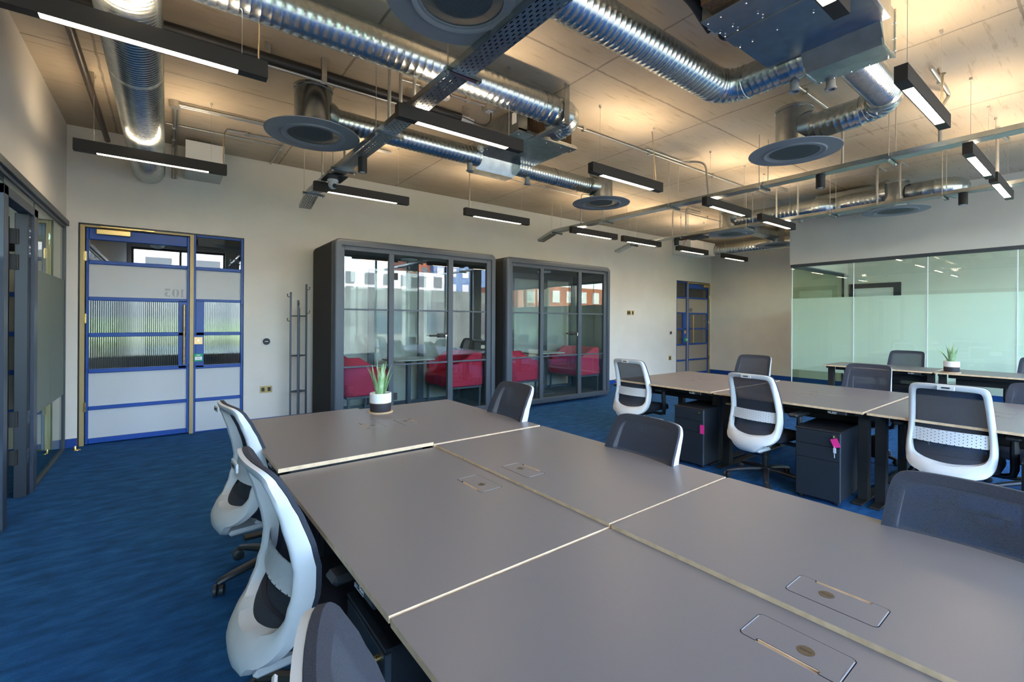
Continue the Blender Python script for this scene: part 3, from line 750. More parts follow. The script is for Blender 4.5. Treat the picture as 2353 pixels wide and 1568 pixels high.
# ------------------------------------------------------------------ desks
def make_desk():
    t = thing('desk', 'x', 'desk')
    hw, hl, zt, th = .3825, .5985, .73, .018
    lx0, lx1, ly = .212, .319, .096
    tp = B(); hole = rrect(lx0, lx1, -ly, ly, .012, 4)
    tp.poly([(-hw, -hl), (hw, -hl), (hw, hl), (-hw, hl)], [hole], zt-th, zt, 'z', 0, 1, 2, 2)
    obj('desk_top', tp, ['linoleum', 'ply_edge', 'black_metal'], t, smooth=0)
    g = .0018
    lid = rrect(lx0+g, lx1-g, -ly+g, ly-g, .011, 4)
    # notch for the fingers along the outer long side
    x0 = lx0+g; notch = [(x0, .060), (x0+.007, .060), (x0+.0105, .056), (x0+.0105, -.056), (x0+.007, -.060), (x0, -.060)]
    k = max(range(len(lid)), key=lambda j: (lid[j][1] if abs(lid[j][0]-x0) < 1e-4 else -9))
    lid2 = []
    for j, p in enumerate(lid):
        lid2.append(p)
        if j == k: lid2 += notch
    l = obj('port_lid', B().poly(lid2, [], zt-th, zt+.0004, 'z', 0, 1), ['linoleum', 'black_metal'], t, smooth=0)
    for yy in (-ly+g, ly-g-.0022): obj('lid_highlight', B().box(lx0+.012, lx1-.012, yy, yy+.0022, zt, zt+.0008), 'lid_highlight_paint', l)  # painted highlight: pale strips along the lid's short edges
    obj('finger_slot', B().box(lx0+.0098, lx0+.0135, -.058, .058, zt-th, zt-.0006).box(lx0, lx0+.0105, -.060, .060, zt-th, zt-th+.004).box(lx0+.0002, lx0+.0014, -.059, .059, zt-th, zt-.0004), 'ply_edge', l)
    dc = B().cyl((.264, -.02, zt), (.264, -.02, zt+.0009), .0165, 28); d = obj('brass_disc', dc, 'disc_bronze', l)
    tx = text_b('ICONIC', .0068, .0002); tx.xf(Matrix.Translation((.264, -.02, zt+.001)) @ Matrix.Rotation(-pi/2, 4, 'Z')); obj('lettering', tx, 'dark_text', d)
    for s in (-1, 1):
        lg = B(); y = s*.555
        lg.box(-.215, -.145, y-.035, y+.035, .012, .70, .003).box(.11, .17, y-.03, y+.03, .30, .70, .003) if False else lg.box(-.215, -.145, y-.035, y+.035, .012, .70, .003)
        lg.box(-.36, .33, y-.035, y+.035, .0, .016, .004).box(-.33, .33, y-.02, y+.02, .685, .712, .002)
        obj('leg', lg, 'black_metal', t)
    obj('crossbar', B().box(-.20, -.16, -.5, .5, .655, .705, .003), 'black_metal', t)
    bk = B(); bk.box(.05, .36, -.47, .47, .555, .56).box(.05, .055, -.47, .47, .555, .66).box(.355, .36, -.47, .47, .555, .66).box(.05, .36, -.47, -.465, .555, .66).box(.05, .36, .465, .47, .555, .66)
    for yy in (-.4, .4): bk.box(.20, .22, yy-.01, yy+.01, .66, .712)
    obj('cable_basket', bk, 'black_metal', t)
    cp = B(); cp.box(-.378, -.30, -.49, -.36, .682, .711, .006); c = obj('control_panel', cp, 'black_plastic', t)
    fx = Matrix.Translation((-.3785, -.425, .6965)) @ Matrix.Rotation(-pi/2, 4, 'Z') @ Matrix.Rotation(pi/2, 4, 'X')
    tx = text_b('Start', .017, .0003); tx.xf(Matrix.Translation((-.015, .002, 0))); tx.box(-.055, -.002, -.0095, -.0075, 0, .0003); tx.xf(fx); obj('lettering', tx, 'white_text', c)
    kn = B()
    for q in range(3): kn.box(-.382, -.377, -.385+q*.008, -.380+q*.008, .690, .702, .001)
    obj('buttons', kn, 'steel', c)
    return t
dk0 = make_desk()
def place_desk(cx, cy_, rz, z, lab, grp):
    o = copy_tree(dk0, (cx, cy_, 0), rz, lab); o['group'] = grp
    if z:
        for k in kids(o):
            if k.name.split('.')[0] != 'leg': k.location.z += z
            else: k.scale.z = (.712+z)/.712
BG1, BG2, BG3 = 'desks of the front bench', 'desks of the middle bench', 'desks of the far bench'
ROT = RD(.8)
def bench(x_at, ys, rot, rows, grp, two=True, half_=.3835):
    for (yc, labs, zz) in rows:
        xc = x_at-math.tan(rot)*yc
        place_desk(xc-half_, yc-half_*math.sin(rot), rot, zz[0], labs[0], grp)
        if two: place_desk(xc+half_, yc+half_*math.sin(rot), rot+pi, zz[1], labs[1], grp)
bench(1.192, None, ROT, [
 (2.845, ('grey-topped desk nearest the blue double door, raised a little, aisle side', 'grey-topped desk carrying the potted aloe before the booths'), (.023, .012)),
 (1.624, ('grey-topped desk beside the chair seen in profile, aisle side of the front bench', 'grey-topped desk in the middle of the front bench, far side'), (.002, .012)),
 (.417, ('grey-topped desk cut by the bottom edge, with a lettered disc and slot nearest the viewer', 'grey-topped desk cut by the lower right corner, in front of the largest dark mesh chair'), (.0, .012)),
], BG1)
bench(5.03, None, RD(.5), [
 (3.02, ('desk at the left end of the middle bench, side towards the viewer', 'desk at the left end of the middle bench, far side near the cream wall'), (.0, .0)),
 (1.80, ('desk above the pedestal with the hanging pink tag and key', 'desk across from the hanging pink tag, far side of the middle bench'), (.0, .0)),
 (.58, ('desk behind the nearest white-framed chair, middle bench', 'desk at the right edge of the middle bench, far side'), (.0, .0)),
], BG2)
for yc, lab in ((2.045, 'raised desk at the left end of the far bench before the frosted glass'), (.825, 'raised desk under the smaller aloe on the far bench'), (-.395, 'raised desk of the far bench beyond the right edge of the photo')):
    place_desk(8.06, yc, 0, .07, lab, BG3)
for k in kids(dk0):
    for q in kids(k):
        for r in kids(q): bpy.data.objects.remove(r)
        bpy.data.objects.remove(q)
    bpy.data.objects.remove(k)
bpy.data.objects.remove(dk0)

# ------------------------------------------------------------------ pedestals with keys
def make_ped():
    t = thing('drawer_pedestal', 'x', 'pedestal')     # front faces -x
    w, d = .155, .50
    obj('body', B().box(0.012, d, -w, w, .035, .575, .004).box(-.004, d, -w, w, .565, .575, .002), 'pedestal_black', t)
    for z0, z1 in ((.455, .562), (.345, .452), (.040, .342)):
        dr = obj('drawer', B().box(-.006, .012, -w+.002, w-.010, z0, z1, .002), 'pedestal_black', t)
    obj('edge_grip', B().box(-.004, .014, w-.009, w, .04, .562, .002) if False else B().box(-.004, .014, -w, -w+.008, .04, .562, .002), 'pod_metal', t)
    lk = B(); lk.cyl((-.006, -.115, .535), (-.016, -.115, .535), .010, 16).cyl((-.016, -.115, .535), (-.019, -.115, .535), .008, 16)
    obj('lock', lk, 'brass', t)
    for x in (.05, .45):
        for y in (-.12, .12): obj('caster', B().cyl((x, y-.012, .02), (x, y+.012, .02), .02, 12).cyl((x, y, .02), (x, y, .04), .006, 8), 'black_plastic', t)
    return t
pd0 = make_ped()
PD = [(.425, 2.49, 'black three-drawer pedestal under the desk nearest the blue door', 'pedestals under the front bench'),
      (.450, 1.275, 'black three-drawer pedestal beside the nearest chair, brass lock with a clear key', 'pedestals under the front bench'),
      (4.10, 2.565, 'black three-drawer pedestal with a pink tag on its edge, left of the turned white-framed chair', 'pedestals under the middle bench'),
      (4.09, 1.445, 'black three-drawer pedestal in full view with hanging pink tag and key', 'pedestals under the middle bench'),
      (4.14, .215, 'black drawer pedestal cut by the right edge beside the nearest white-framed chair', 'pedestals under the middle bench')]
for x, y, lab, g in PD:
    o = copy_tree(pd0, (x, y, 0), RD(0 if x < 1 else 3), lab); o['group'] = g
for k in kids(pd0): bpy.data.objects.remove(k)
bpy.data.objects.remove(pd0)
def key_tag(loc, lab, ang, plate=True, clear=True, sz=1.0, side=False):
    t = thing('key_tag', lab, 'key tag', loc, 0, 'keys left in the pedestal locks')
    rg = B(); rg.sweep([(-.004, 0, 0), (-.010, .002, .012), (-.010, .004, .018)], .002, 6); obj('key', rg, 'chrome', t)
    if plate:
        b = B().poly([(-.024, -.075), (.024, -.075), (.024, -.008), (-.024, -.008)], [], -.0135, -.012, 'x')
        b.xf(Matrix.Translation((0, 0, .0)) @ Matrix.Rotation(ang, 4, 'X')); obj('tag_plate', b, 'pink_tag', t)
        obj('tag_hole', B().cyl((-.0145, -.0, -.014), (-.0136, -.0, -.014), .003, 10), 'dark_text', t)
    if clear:
        b = B().box(-.020, -.016, -.022, -.002, -.115, -.075, .002); b.cyl((-.018, -.010, -.118), (-.018, -.012, -.150), .0025, 8).cyl((-.018, -.008, -.060), (-.018, -.010, -.078), .002, 8)
        obj('spare_key', b, 'clear_plastic', t)
    return t
key_tag((4.079, 1.329, .535), 'pink key tag with a clear-headed key hanging from the pedestal in full view', RD(-22))
kt = thing('key_tag', 'small pink key tag hanging at the edge of the left pedestal under the middle bench', 'key tag', (4.085, 2.412, .43), 0, 'keys left in the pedestal locks')
obj('tag_plate', B().box(-.005, -.003, -.024, .02, -.085, .0), 'pink_tag', kt)
kt = thing('key_tag', 'clear plastic headed key in the brass lock beside the nearest chair', 'key', (.434, 1.160, .535), 0, 'keys left in the pedestal locks')
kb = B(); kb.box(-.012, -.006, -.010, .012, -.040, -.004, .002).box(-.014, -.008, -.004, .020, -.048, -.024, .002).box(-.011, -.007, .0, .010, -.066, -.042, .002)
obj('key_head', kb, 'clear_plastic', kt); obj('key', B().cyl((0, 0, 0), (-.022, 0, -.002), .0045, 10).cyl((-.014, -.0, .002), (-.014, .004, .014), .004, 8), 'brass', kt)

# cables and power boxes below the middle bench
def cable(name, pts, r, m, lab, cat='cable', n=8, grp=None, mm=6):
    return single(name, B().sweep(catmull(pts, mm), r, n), m, lab, cat, grp)
cable('power_cable', [(4.62, 1.03, .62), (4.58, .98, .60), (4.55, .93, .42), (4.60, 1.0, .26), (4.63, 1.05, .10), (4.66, 1.10, .008)], .011, 'cable_black', 'thick black cable looping behind the desk leg right of the pink tagged pedestal')
cable('power_cable', [(4.60, .97, .64), (4.56, .90, .60), (4.54, .87, .45), (4.58, .96, .30), (4.62, 1.02, .20)], .007, 'conduit_steel', 'grey cable beside the thick black one behind the desk leg')
cable('power_cable', [(4.70, .86, .56), (4.66, .80, .48), (4.66, .82, .25), (4.70, .86, .008)], .008, 'cable_black', 'black cable dropping straight to the carpet behind the desk leg')
pb = thing('power_adapter', 'black power brick hanging behind the tagged pedestal', 'power adapter', (4.655, 1.215, .40))
obj('brick', B().box(-.03, .03, -.03, .03, -.09, .09, .006), 'black_plastic', pb); obj('lead', B().sweep(catmull([(0, 0, .09), (.0, .0, .15), (.03, -.01, .25)], 5), .004, 6).sweep(catmull([(0, 0, -.09), (-.01, -.02, -.2), (.01, -.03, -.3), (.0, -.02, -.395)], 5), .004, 6), 'cable_black', pb)

# ------------------------------------------------------------------ potted aloes
def aloe_plant(loc, lab, slab, leaves, hs, seed):
    rnd = random.Random(seed)
    t = thing('potted_aloe', lab, 'potted plant', loc, 0, 'potted aloes on the benches')
    R = .076
    obj('pot', B().lathe([(.001, 0), (R-.004, 0), (R-.002, .004), (R-.002, .060), (R-.004, .060)], (0, 0, .012), 40), 'ceramic_black', t)
    obj('pot_rim', B().lathe([(R-.004, .0635), (R, .0635), (R, .128), (R-.003, .131), (R-.009, .130), (R-.010, .112), (.001, .112)], (0, 0, .012), 40), 'ceramic_white', t)
    obj('wood_band', B().lathe([(R-.012, .0595), (R-.0005, .0595), (R-.0005, .064), (R-.012, .064)], (0, 0, .012), 40, closed=True), 'wood_end', t)
    pb = B()
    for i in range(70):
        a = rnd.uniform(0, 2*pi); r = .064*math.sqrt(rnd.random()); pb.ball((r*cos(a), r*sin(a), .126+rnd.uniform(-.002, .003)), rnd.uniform(.004, .0075), 6, 4)
    g = obj('pebble_fill', pb, 'pebbles', t); g['kind'] = 'stuff'
    lb = B()
    for k in range(leaves):
        a = 2*pi*k/leaves*1.0+rnd.uniform(-.25, .25) if k < leaves*.62 else rnd.uniform(0, 2*pi)
        inner = k >= leaves*.62
        out = rnd.uniform(.05, .085)*(0.45 if inner else 1)*hs[2]; h = rnd.uniform(hs[0], hs[1])*(1.05 if inner else rnd.uniform(.75, 1))
        d = Vector((cos(a), sin(a), 0)); p0 = d*(.012 if inner else .030); side = Vector((-sin(a), cos(a), 0))
        n = 9; vs = []
        curl = rnd.uniform(-.01, .03)
        for i in range(n+1):
            s = i/n; c = p0+d*(out*(s**1.3)+curl*s**4)+Vector((0, 0, .120+h*s-.02*out*s*s*10*0))
            w = (.0165 if not inner else .014)*(1-s**1.7)*(1 if s > .12 else .8+.2*s/.12)+.0006; th = w*.42
            for q in range(6):
                an = 2*pi*q/6; vs.append(c+side*(w*cos(an))+d*(th*sin(an)*(1 if sin(an) < 0 else .45)))
        fs = [(i*6+q, i*6+(q+1) % 6, (i+1)*6+(q+1) % 6, (i+1)*6+q) for i in range(n) for q in range(6)]+[tuple(n*6+q for q in range(6))]
        lb.add(vs, fs)
    obj('leaves', lb, 'aloe', t, smooth=50)
    sc = single('saucer', B().lathe([(.001, 0), (.086, 0), (.088, .003), (.088, .009), (.086, .011), (.001, .011)], (0, 0, 0), 40), 'wood_pale', slab, 'saucer', 'wooden saucers under the aloes'); sc.location = loc
aloe_plant((1.245, 3.245, .7421), 'potted aloe in a white and black pot standing on the front bench before the booth', 'round wooden saucer under the aloe on the front bench', 24, (.20, .265, .80), 3)
aloe_plant((7.80, 1.285, .8001), 'smaller looking potted aloe on the far bench before frosted glass', 'round wooden saucer under the aloe on the far bench', 16, (.15, .235, 1.6), 8)

# ------------------------------------------------------------------ coat stand
cs = thing('coat_stand', 'dark grey metal coat stand beside the larger booth and the wall', 'coat stand', (1.405, 6.62, 0))
posts = [(-.097, .0, 1.774), (-.020, -.075, 1.668), (.022, .075, 1.570), (.097, .0, 1.888)]
for x, y, h in posts: obj('post', B().box(x-.011, x+.011, y-.011, y+.011, 0, h, .002), 'pod_metal', cs)
for z in (.05, .456, .931, 1.458):
    rg = B(); p = [(a, b_) for a, b_, _ in (posts[0], posts[1], posts[3], posts[2])]
    rg.poly([(x*1.12, y*1.15) for x, y in p], [[(x*.82, y*.78) for x, y in p]], z-.008, z+.008); obj('ring', rg, 'pod_metal', cs)
for x, h, s in ((-.097, 1.71, -1), (-.097, 1.39, -1), (.097, 1.815, 1), (.097, 1.496, 1), (-.02, 1.60, 0), (.022, 1.50, 0)):
    hk = B(); y = 0 if s else (-.075 if x < 0 else .075); dx = Vector((s, 0, 0)) if s else Vector((0, 1 if y > 0 else -1, 0))
    b0 = Vector((x, y, h)); hk.sweep([b0+dx*.008, b0+dx*.030, b0+dx*.038+Vector((0, 0, .006)), b0+dx*.040+Vector((0, 0, .03))], .0045, 8); hk.ball(b0+dx*.040+Vector((0, 0, .033)), .007, 8, 6); obj('hook', hk, 'black_metal', cs)

# ------------------------------------------------------------------ meeting booths
def make_pod():
    t = thing('meeting_booth', 'x', 'booth')
    Wd, Hh, Dp, z0 = 2.41, 2.42, 1.0, .035
    def ring(o_r, i, y0, y1, r, ri, nn=7):
        o = rrect(0+o_r, Wd-o_r, z0+o_r, Hh-o_r, r, nn); h = rrect(i, Wd-i, z0+i, Hh-i, ri, nn)
        return B().poly(o, [h], y0, y1, 'y')
    obj('shell', ring(0, .075, .10, Dp, .085, .03), 'pod_felt', t, smooth=40)
    b = B(); n = 9     # rounded front surround
    for j in range(n-1): pass
    loops = []
    for k in range(8):
        a = pi/2*k/7; ins = .045*(1-cos(a)) if False else .05*(1-sin(pi/2-a)); y = .10-.10*sin(a)
        loops.append((ins, y))
    loops = [(0, .12)]+[(0.03*(1-cos(pi/2*k/6)), .05-.05*sin(pi/2*k/6)) for k in range(7)]+[(.085, 0), (.085, .06)]
    vs = []; m = None
    for ins, y in loops:
        rr = rrect(ins, Wd-ins, z0+ins, Hh-ins, max(.012, .085-ins*.8), 7); m = len(rr); vs += [(x, y, z) for x, z in rr]
    fs = [(i*m+j, i*m+(j+1) % m, (i+1)*m+(j+1) % m, (i+1)*m+j) for i in range(len(loops)-1) for j in range(m)]
    obj('front_surround', B().add(vs, fs), 'pod_metal', t, smooth=50)
    fx = [.085, .130, .705, .775, 1.587, 1.665, 2.245, 2.327]
    f = B(); f.box(fx[0], fx[1], .02, .075, .09, 2.335, .003).box(fx[2], fx[3], .02, .075, .12, 2.28, .003).box(fx[4], fx[5], .02, .075, .12, 2.28, .003).box(fx[6], fx[7], .02, .075, .09, 2.335, .003)
    f.box(fx[1], fx[6], .02, .075, 2.278, 2.335, .003).box(fx[1], fx[6], .02, .075, .09, .128, .003)
    obj('glazing_frame', f, 'pod_metal', t)
    for a, b_ in ((fx[1], fx[2]), (fx[3], fx[4]), (fx[5], fx[6])):
        for z in (.808, 1.532): obj('glazing_bar', B().box(a, b_, .034, .052, z, z+.022, .002), 'pod_metal', t)
    for a, b_, nm in ((fx[1], fx[2], 'pane'), (fx[3], fx[4], 'door_pane'), (fx[5], fx[6], 'pane')):
        p = obj(nm, B().box(a, b_, .046, .054, .128, 2.278), 'glass_pod', t)
        if nm == 'door_pane':
            hd = B(); hd.box(b_-.17, b_-.004, .01, .045, 1.17, 1.225, .008).cyl((b_-.30, .0, 1.198), (b_-.14, .0, 1.198), .013, 12); obj('lever_handle', hd, 'black_metal', p)
            obj('lock', B().cyl((b_-.05, .008, 1.198), (b_-.05, -.012, 1.198), .012, 12).cyl((b_-.05, -.008, 1.19), (b_-.05, -.01, 1.15), .005, 8), 'chrome', p)
            for z in (.40, 1.99): obj('hinge', B().box(a, a+.055, .025, .06, z-.045, z+.045, .003), 'black_metal', p)
    # glazed back with its own mullions
    bk = B(); bk.box(.075, .15, Dp-.08, Dp-.02, .09, 2.345).box(2.26, 2.335, Dp-.08, Dp-.02, .09, 2.345).box(.15, 2.26, Dp-.08, Dp-.02, 2.20, 2.345).box(.15, 2.26, Dp-.08, Dp-.02, .09, .16)
    for x in (.76, 1.56): bk.box(x, x+.085, Dp-.08, Dp-.02, .16, 2.20)
    obj('rear_frame', bk, 'pod_metal', t)
    obj('rear_pane', B().box(.15, 2.26, Dp-.055, Dp-.047, .16, 2.20), 'glass_clear', t)
    obj('inner_lining', B().box(.075, .085, .08, Dp-.08, .11, 2.33).box(2.325, 2.335, .08, Dp-.08, .11, 2.33).box(.085, 2.325, .08, Dp-.08, 2.30, 2.345), 'pod_inner', t)
    obj('booth_floor', B().box(.075, 2.335, .06, Dp-.08, .10, .125), 'pod_floor', t)
    obj('ceiling_light', B().cyl((1.2, .5, 2.285), (1.2, .5, 2.30), .12, 24), 'white_label', t)
    for x in (.25, 2.16):
        for y in (.2, .85): obj('foot', B().cyl((x, y, 0), (x, y, .04), .03, 12), 'steel' if (x > 1 and y < .5) else 'black_metal', t)
    return t
pod1 = make_pod(); pod1.location = (1.62, 5.765, 0); pod1['label'] = 'large dark glazed meeting booth nearest the coat stand'; pod1['group'] = 'meeting booths along the back wall'
pod2 = copy_tree(pod1, (4.225, 5.765, 0), None, 'dark glazed meeting booth farther from the coat stand, whole base visible')
def make_sofa():
    t = thing('sofa', 'x', 'sofa')     # faces +x, local width along y
    w, d = .42, .66
    def soft(b, x0, x1, y0, y1, z0, z1, r):
        pr = rrect(x0, x1, y0, y1, r, 5); n = len(pr); vs = []; cx, cy_ = (x0+x1)/2, (y0+y1)/2
        lv = [(.93, z0), (1, z0+.02), (1, z1-.035), (.985, z1-.012), (.94, z1)]
        for f, z in lv: vs += [(cx+(x-cx)*f, cy_+(y-cy_)*f, z) for x, y in pr]
        fs = [(i*n+j, i*n+(j+1) % n, (i+1)*n+(j+1) % n, (i+1)*n+j) for i in range(4) for j in range(n)]+[tuple(range(n-1, -1, -1)), tuple(4*n+j for j in range(n))]
        return b.add(vs, fs)
    obj('seat', soft(B(), .08, d, -w, w, .30, .47, .06), 'red_fabric', t, smooth=60)
    # curved back wrapping into one arm
    pts = catmull([(.62, w-.04, 0), (.30, w-.035, 0), (.14, w-.06, 0), (.06, w-.16, 0), (.05, 0, 0), (.06, -w+.16, 0), (.14, -w+.06, 0), (.30, -w+.035, 0), (.62, -w+.04, 0)], 6)
    b = B(); vs = []; k = len(pts)
    for i, p in enumerate(pts):
        s = i/(k-1); T = (pts[min(i+1, k-1)]-pts[max(i-1, 0)]).normalized(); Nn = Vector((-T.y, T.x, 0))
        h = .80 if .14 < s < .86 else .80-.16*min(1, (abs(s-.5)-.36)/.10)
        for dn, z in ((-.045, .32), (-.045, h-.03), (-.025, h), (.025, h), (.045, h-.03), (.045, .32)): vs.append(p+Nn*dn+Vector((0, 0, z)))
    fs = [(i*6+j, i*6+(j+1) % 6, (i+1)*6+(j+1) % 6, (i+1)*6+j) for i in range(k-1) for j in range(6)]+[tuple(range(5, -1, -1)), tuple((k-1)*6+j for j in range(6))]
    obj('backrest', b.add(vs, fs), 'red_fabric', t, smooth=55)
    obj('seat_frame', B().box(.10, d-.02, -w+.02, w-.02, .275, .305, .004), 'pod_metal', t)
    for x in (.13, d-.05):
        for y in (-w+.04, w-.04): obj('leg', B().box(x-.015, x+.015, y-.012, y+.012, 0, .28), 'pod_metal', t)
    return t
sf = make_sofa(); sf.location = (1.71, 6.27, .125); sf['label'] = 'red sofa at the coat stand end of the nearer booth'; sf['group'] = 'red booth sofas'
copy_tree(sf, (3.94, 6.27, .125), pi, 'red sofa at the right end of the nearer booth, curved back in full view')
copy_tree(sf, (4.315, 6.27, .125), 0, 'red sofa at the left end of the farther booth, behind the dark chair')
copy_tree(sf, (6.545, 6.27, .125), pi, 'red sofa at the right end of the farther booth')
def booth_table(x, y, lab):
    t = thing('booth_table', lab, 'table', (x, y, .125), 0, 'tables inside the booths')
    tp = B().poly(rrect(-.31, .31, -.28, .28, .05, 5), [], .715, .727); obj('table_top', tp, 'table_grey', t)
    obj('top_edge', B().poly(rrect(-.305, .305, -.275, .275, .05, 5), [], .705, .715), 'black_metal', t)
    obj('column', B().cyl((0, 0, .02), (0, 0, .70), .038, 20).lathe([(.038, .66), (.10, .705), (.001, .705)], (0, 0, 0), 20), 'pod_metal', t)
    obj('base_plate', B().cyl((0, 0, 0), (0, 0, .02), .20, 28), 'pod_metal', t)
booth_table(2.82, 6.27, 'grey pedestal table between the sofas of the nearer booth')
booth_table(5.40, 6.27, 'grey pedestal table between the sofas of the farther booth')

# ------------------------------------------------------------------ things on the walls
th = thing('thermostat', 'round black thermostat on a white plate right of the blue double door', 'thermostat', (1.064, YB, 1.115))
obj('plate', B().poly(rrect(-.055, .055, -.05, .05, .012), [], -.012, 0, 'y'), 'white_plastic', th)
obj('dial', B().cyl((0, -.012, 0), (0, -.024, 0), .044, 28), 'ceramic_black', th); obj('display_mark', B().box(-.02, .02, -.0248, -.0238, -.004, .004), 'white_text', th)
def socket(x, z, w, h, lab, kind):
    t = thing('wall_socket', lab, 'socket', (x, YB, z), 0, 'brass wall plates')
    obj('plate', B().box(-w/2, w/2, -.008, 0, -h/2, h/2, .002), 'brass', t)
    for s in ((-1, 1) if kind == 2 else (0,)):
        obj('insert', B().box(s*w*.25-.018, s*w*.25+.018, -.010, -.007, -.026, .026, .001), 'ceramic_black', t)
socket(1.064, .474, .145, .088, 'brass double socket low on the wall right of the blue double door', 2)
socket(8.56, 1.613, .135, .10, 'brass double socket plate high on the wall right of the farther booth', 2)
socket(8.70, 1.613, .085, .10, 'narrow brass data plate beside the high double socket', 1)
socket(10.18, .492, .10, .10, 'brass single plate low on the wall left of the far blue door', 1)
th = thing('thermostat', 'tiny round black controller on the wall left of the far blue door', 'thermostat', (10.205, YB, 1.131))
obj('plate', B().box(-.045, .045, -.008, 0, -.06, .05, .003), 'white_plastic', th); obj('dial', B().cyl((0, -.008, .0), (0, -.020, 0), .036, 20), 'ceramic_black', th)
ds = thing('door_stop', 'small brass door stop on the carpet at the left of the blue double door', 'door stop', (-.765, 6.72, 0))
obj('base', B().lathe([(.001, 0), (.032, 0), (.030, .006), (.001, .006)], (0, 0, 0), 20), 'brass', ds); obj('buffer', B().sweep([(-.012, 0, .006), (-.014, 0, .03), (-.012, 0, .045)], [.016, .014, .010], 12), 'brass', ds)
# ------------------------------------------------------------------ linear pendant lamps
LL, LZ, LW, LH = 1.11, 2.84, .065, .098
def make_lamp():
    t = thing('pendant_lamp', 'x', 'pendant lamp')      # runs along +x from its left end, base z = underside
    a, b = .15, LL-.15; h = B()
    h.box(0, LL, -LW/2, -LW/2+.006, 0, LH).box(0, LL, LW/2-.006, LW/2, 0, LH).box(0, .006, -LW/2+.006, LW/2-.006, 0, LH).box(LL-.006, LL, -LW/2+.006, LW/2-.006, 0, LH)
    for x0, x1 in ((.006, a), (b, LL-.006)): h.box(x0, x1, -LW/2+.006, LW/2-.006, 0, .005).box(x0, x1, -LW/2+.006, LW/2-.006, LH-.005, LH)
    h.box(a, b, -LW/2+.006, LW/2-.006, .03, LH-.03)
    obj('housing', h, 'lamp_black', t)
    obj('diffuser', B().box(a, b, -LW/2+.006, LW/2-.006, .003, .008), 'lamp_down', t)
    obj('uplight', B().box(a, b, -LW/2+.006, LW/2-.006, LH-.008, LH-.003), 'lamp_up', t)
    for x in (.13, LL-.13):
        obj('suspension_wire', B().cyl((x, 0, LH), (x, 0, ZC-LZ), .0015, 6).cyl((x, 0, ZC-LZ-.02), (x, 0, ZC-LZ), .012, 10), 'steel', t)
    return t
lp0 = make_lamp()
RA, RB, RC = 5.355, 3.075, .795
LAMPS = [
 (-.644, RA, 'black linear pendant lamp under the end of the ribbed duct, above the blue double door'),
 (1.283, RA, 'black linear pendant lamp beside the white dome camera'),
 (3.206, RA, 'black linear pendant lamp alone on the wall above the gap between the two booths'),
 (5.19, RA, 'black linear pendant lamp under the wall end of the middle cable tray'),
 (6.455, RA, 'black linear pendant lamp beside the wall end of the farthest cable tray'),
 (8.116, RA, 'black linear pendant lamp above the far blue door, left of the corner'),
 (9.828, RA, 'black linear pendant lamp nearest the far right corner, lighting the cream wall'),
 (-.64, RB, 'largest black linear pendant lamp, crossing the ribbed duct at the upper left corner'),
 (1.284, RB, 'black linear pendant lamp below the perforated tray and the metal air unit'),
 (3.238, RB, 'black linear pendant lamp right of the round diffuser in the middle of the ceiling'),
 (5.227, RB, 'black linear pendant lamp touching the middle cable tray, right part of the ceiling'),
 (6.633, RB, 'black linear pendant lamp just left of the high cream bulkhead'),
 (1.40, RC, 'black linear pendant lamp end poking in under the large air unit at the top edge'),
 (3.45, RC, 'black linear pendant lamp beside the elbow of the silver flexible duct, seen from its end'),
 (5.37, RC, 'black linear pendant lamp on the middle cable tray, right side of the photo'),
 (6.634, RC, 'short looking black linear pendant lamp before the bulkhead, next to the farthest tray'),
]
LG = 'black linear pendant lamps'
for i, (x, y, lab) in enumerate(LAMPS):
    if i == 0: o = lp0; o.location = (x, y, LZ); o['label'] = lab
    else: o = copy_tree(lp0, (x, y, LZ), None, lab)
    o['group'] = LG

# ------------------------------------------------------------------ spiral ducts
def ridged(p0, p1, r, pitch=.05, h=.0016, w=.004, n=40):
    p0, p1 = Vector(p0), Vector(p1); Ln = (p1-p0).length; d = (p1-p0)/Ln
    pts = [p0]; rr = [r]; s = pitch*.5
    while s < Ln-w:
        for ds, k in ((-w, 0), (-w*.3, h), (w*.3, h), (w, 0)): pts.append(p0+d*(s+ds)); rr.append(r+k)
        s += pitch
    pts.append(p1); rr.append(r)
    return B().sweep(pts, rr, n)
def elbow(c, a, b, R, r, n=5, nn=28):
    """quarter bend: c corner of the axes, a / b unit vectors from the corner towards each leg, with segment seams"""
    c, a, b = Vector(c), Vector(a), Vector(b); o = c+a*R+b*R; pts = []; rr = []
    for i in range(n+1):
        t = pi/2*i/n; p = o-a*R*cos(0)*0; p = o+(-b*cos(t)-a*sin(t))*R
        T = (b*sin(t)-a*cos(t)).normalized()
        for ds, k in ((-.008, 0), (-.003, .005), (.003, .005), (.008, 0)): pts.append(p+T*ds); rr.append(r+k)
    return B().sweep(pts, rr, nn)
def band(p0, p1, r, n=32): return B().sweep([p0, p1], r, n)
G_D = 'round metal ducts'
def duct(lab, parts):
    """parts: (name, builder, material)"""
    v = parts[0][1].v; loc = Vector((v[0][0], v[0][1], v[0][2]))
    t = thing('spiral_duct', lab, 'duct', loc, 0, G_D)
    for nm, b, m in parts: obj(nm, b, m, t, off=loc, smooth=60)
    return t
duct('wide ribbed flexible duct running towards the back wall above the blue double door', [
    ('ribbed_section', ridged((-.18, .6, 3.15), (-.18, 6.88, 3.15), .150, .034, .005, .010, 40), 'galvanised'),
    ('joint_band', band((-.18, 4.05, 3.15), (-.18, 4.10, 3.15), .156), 'galvanised')])
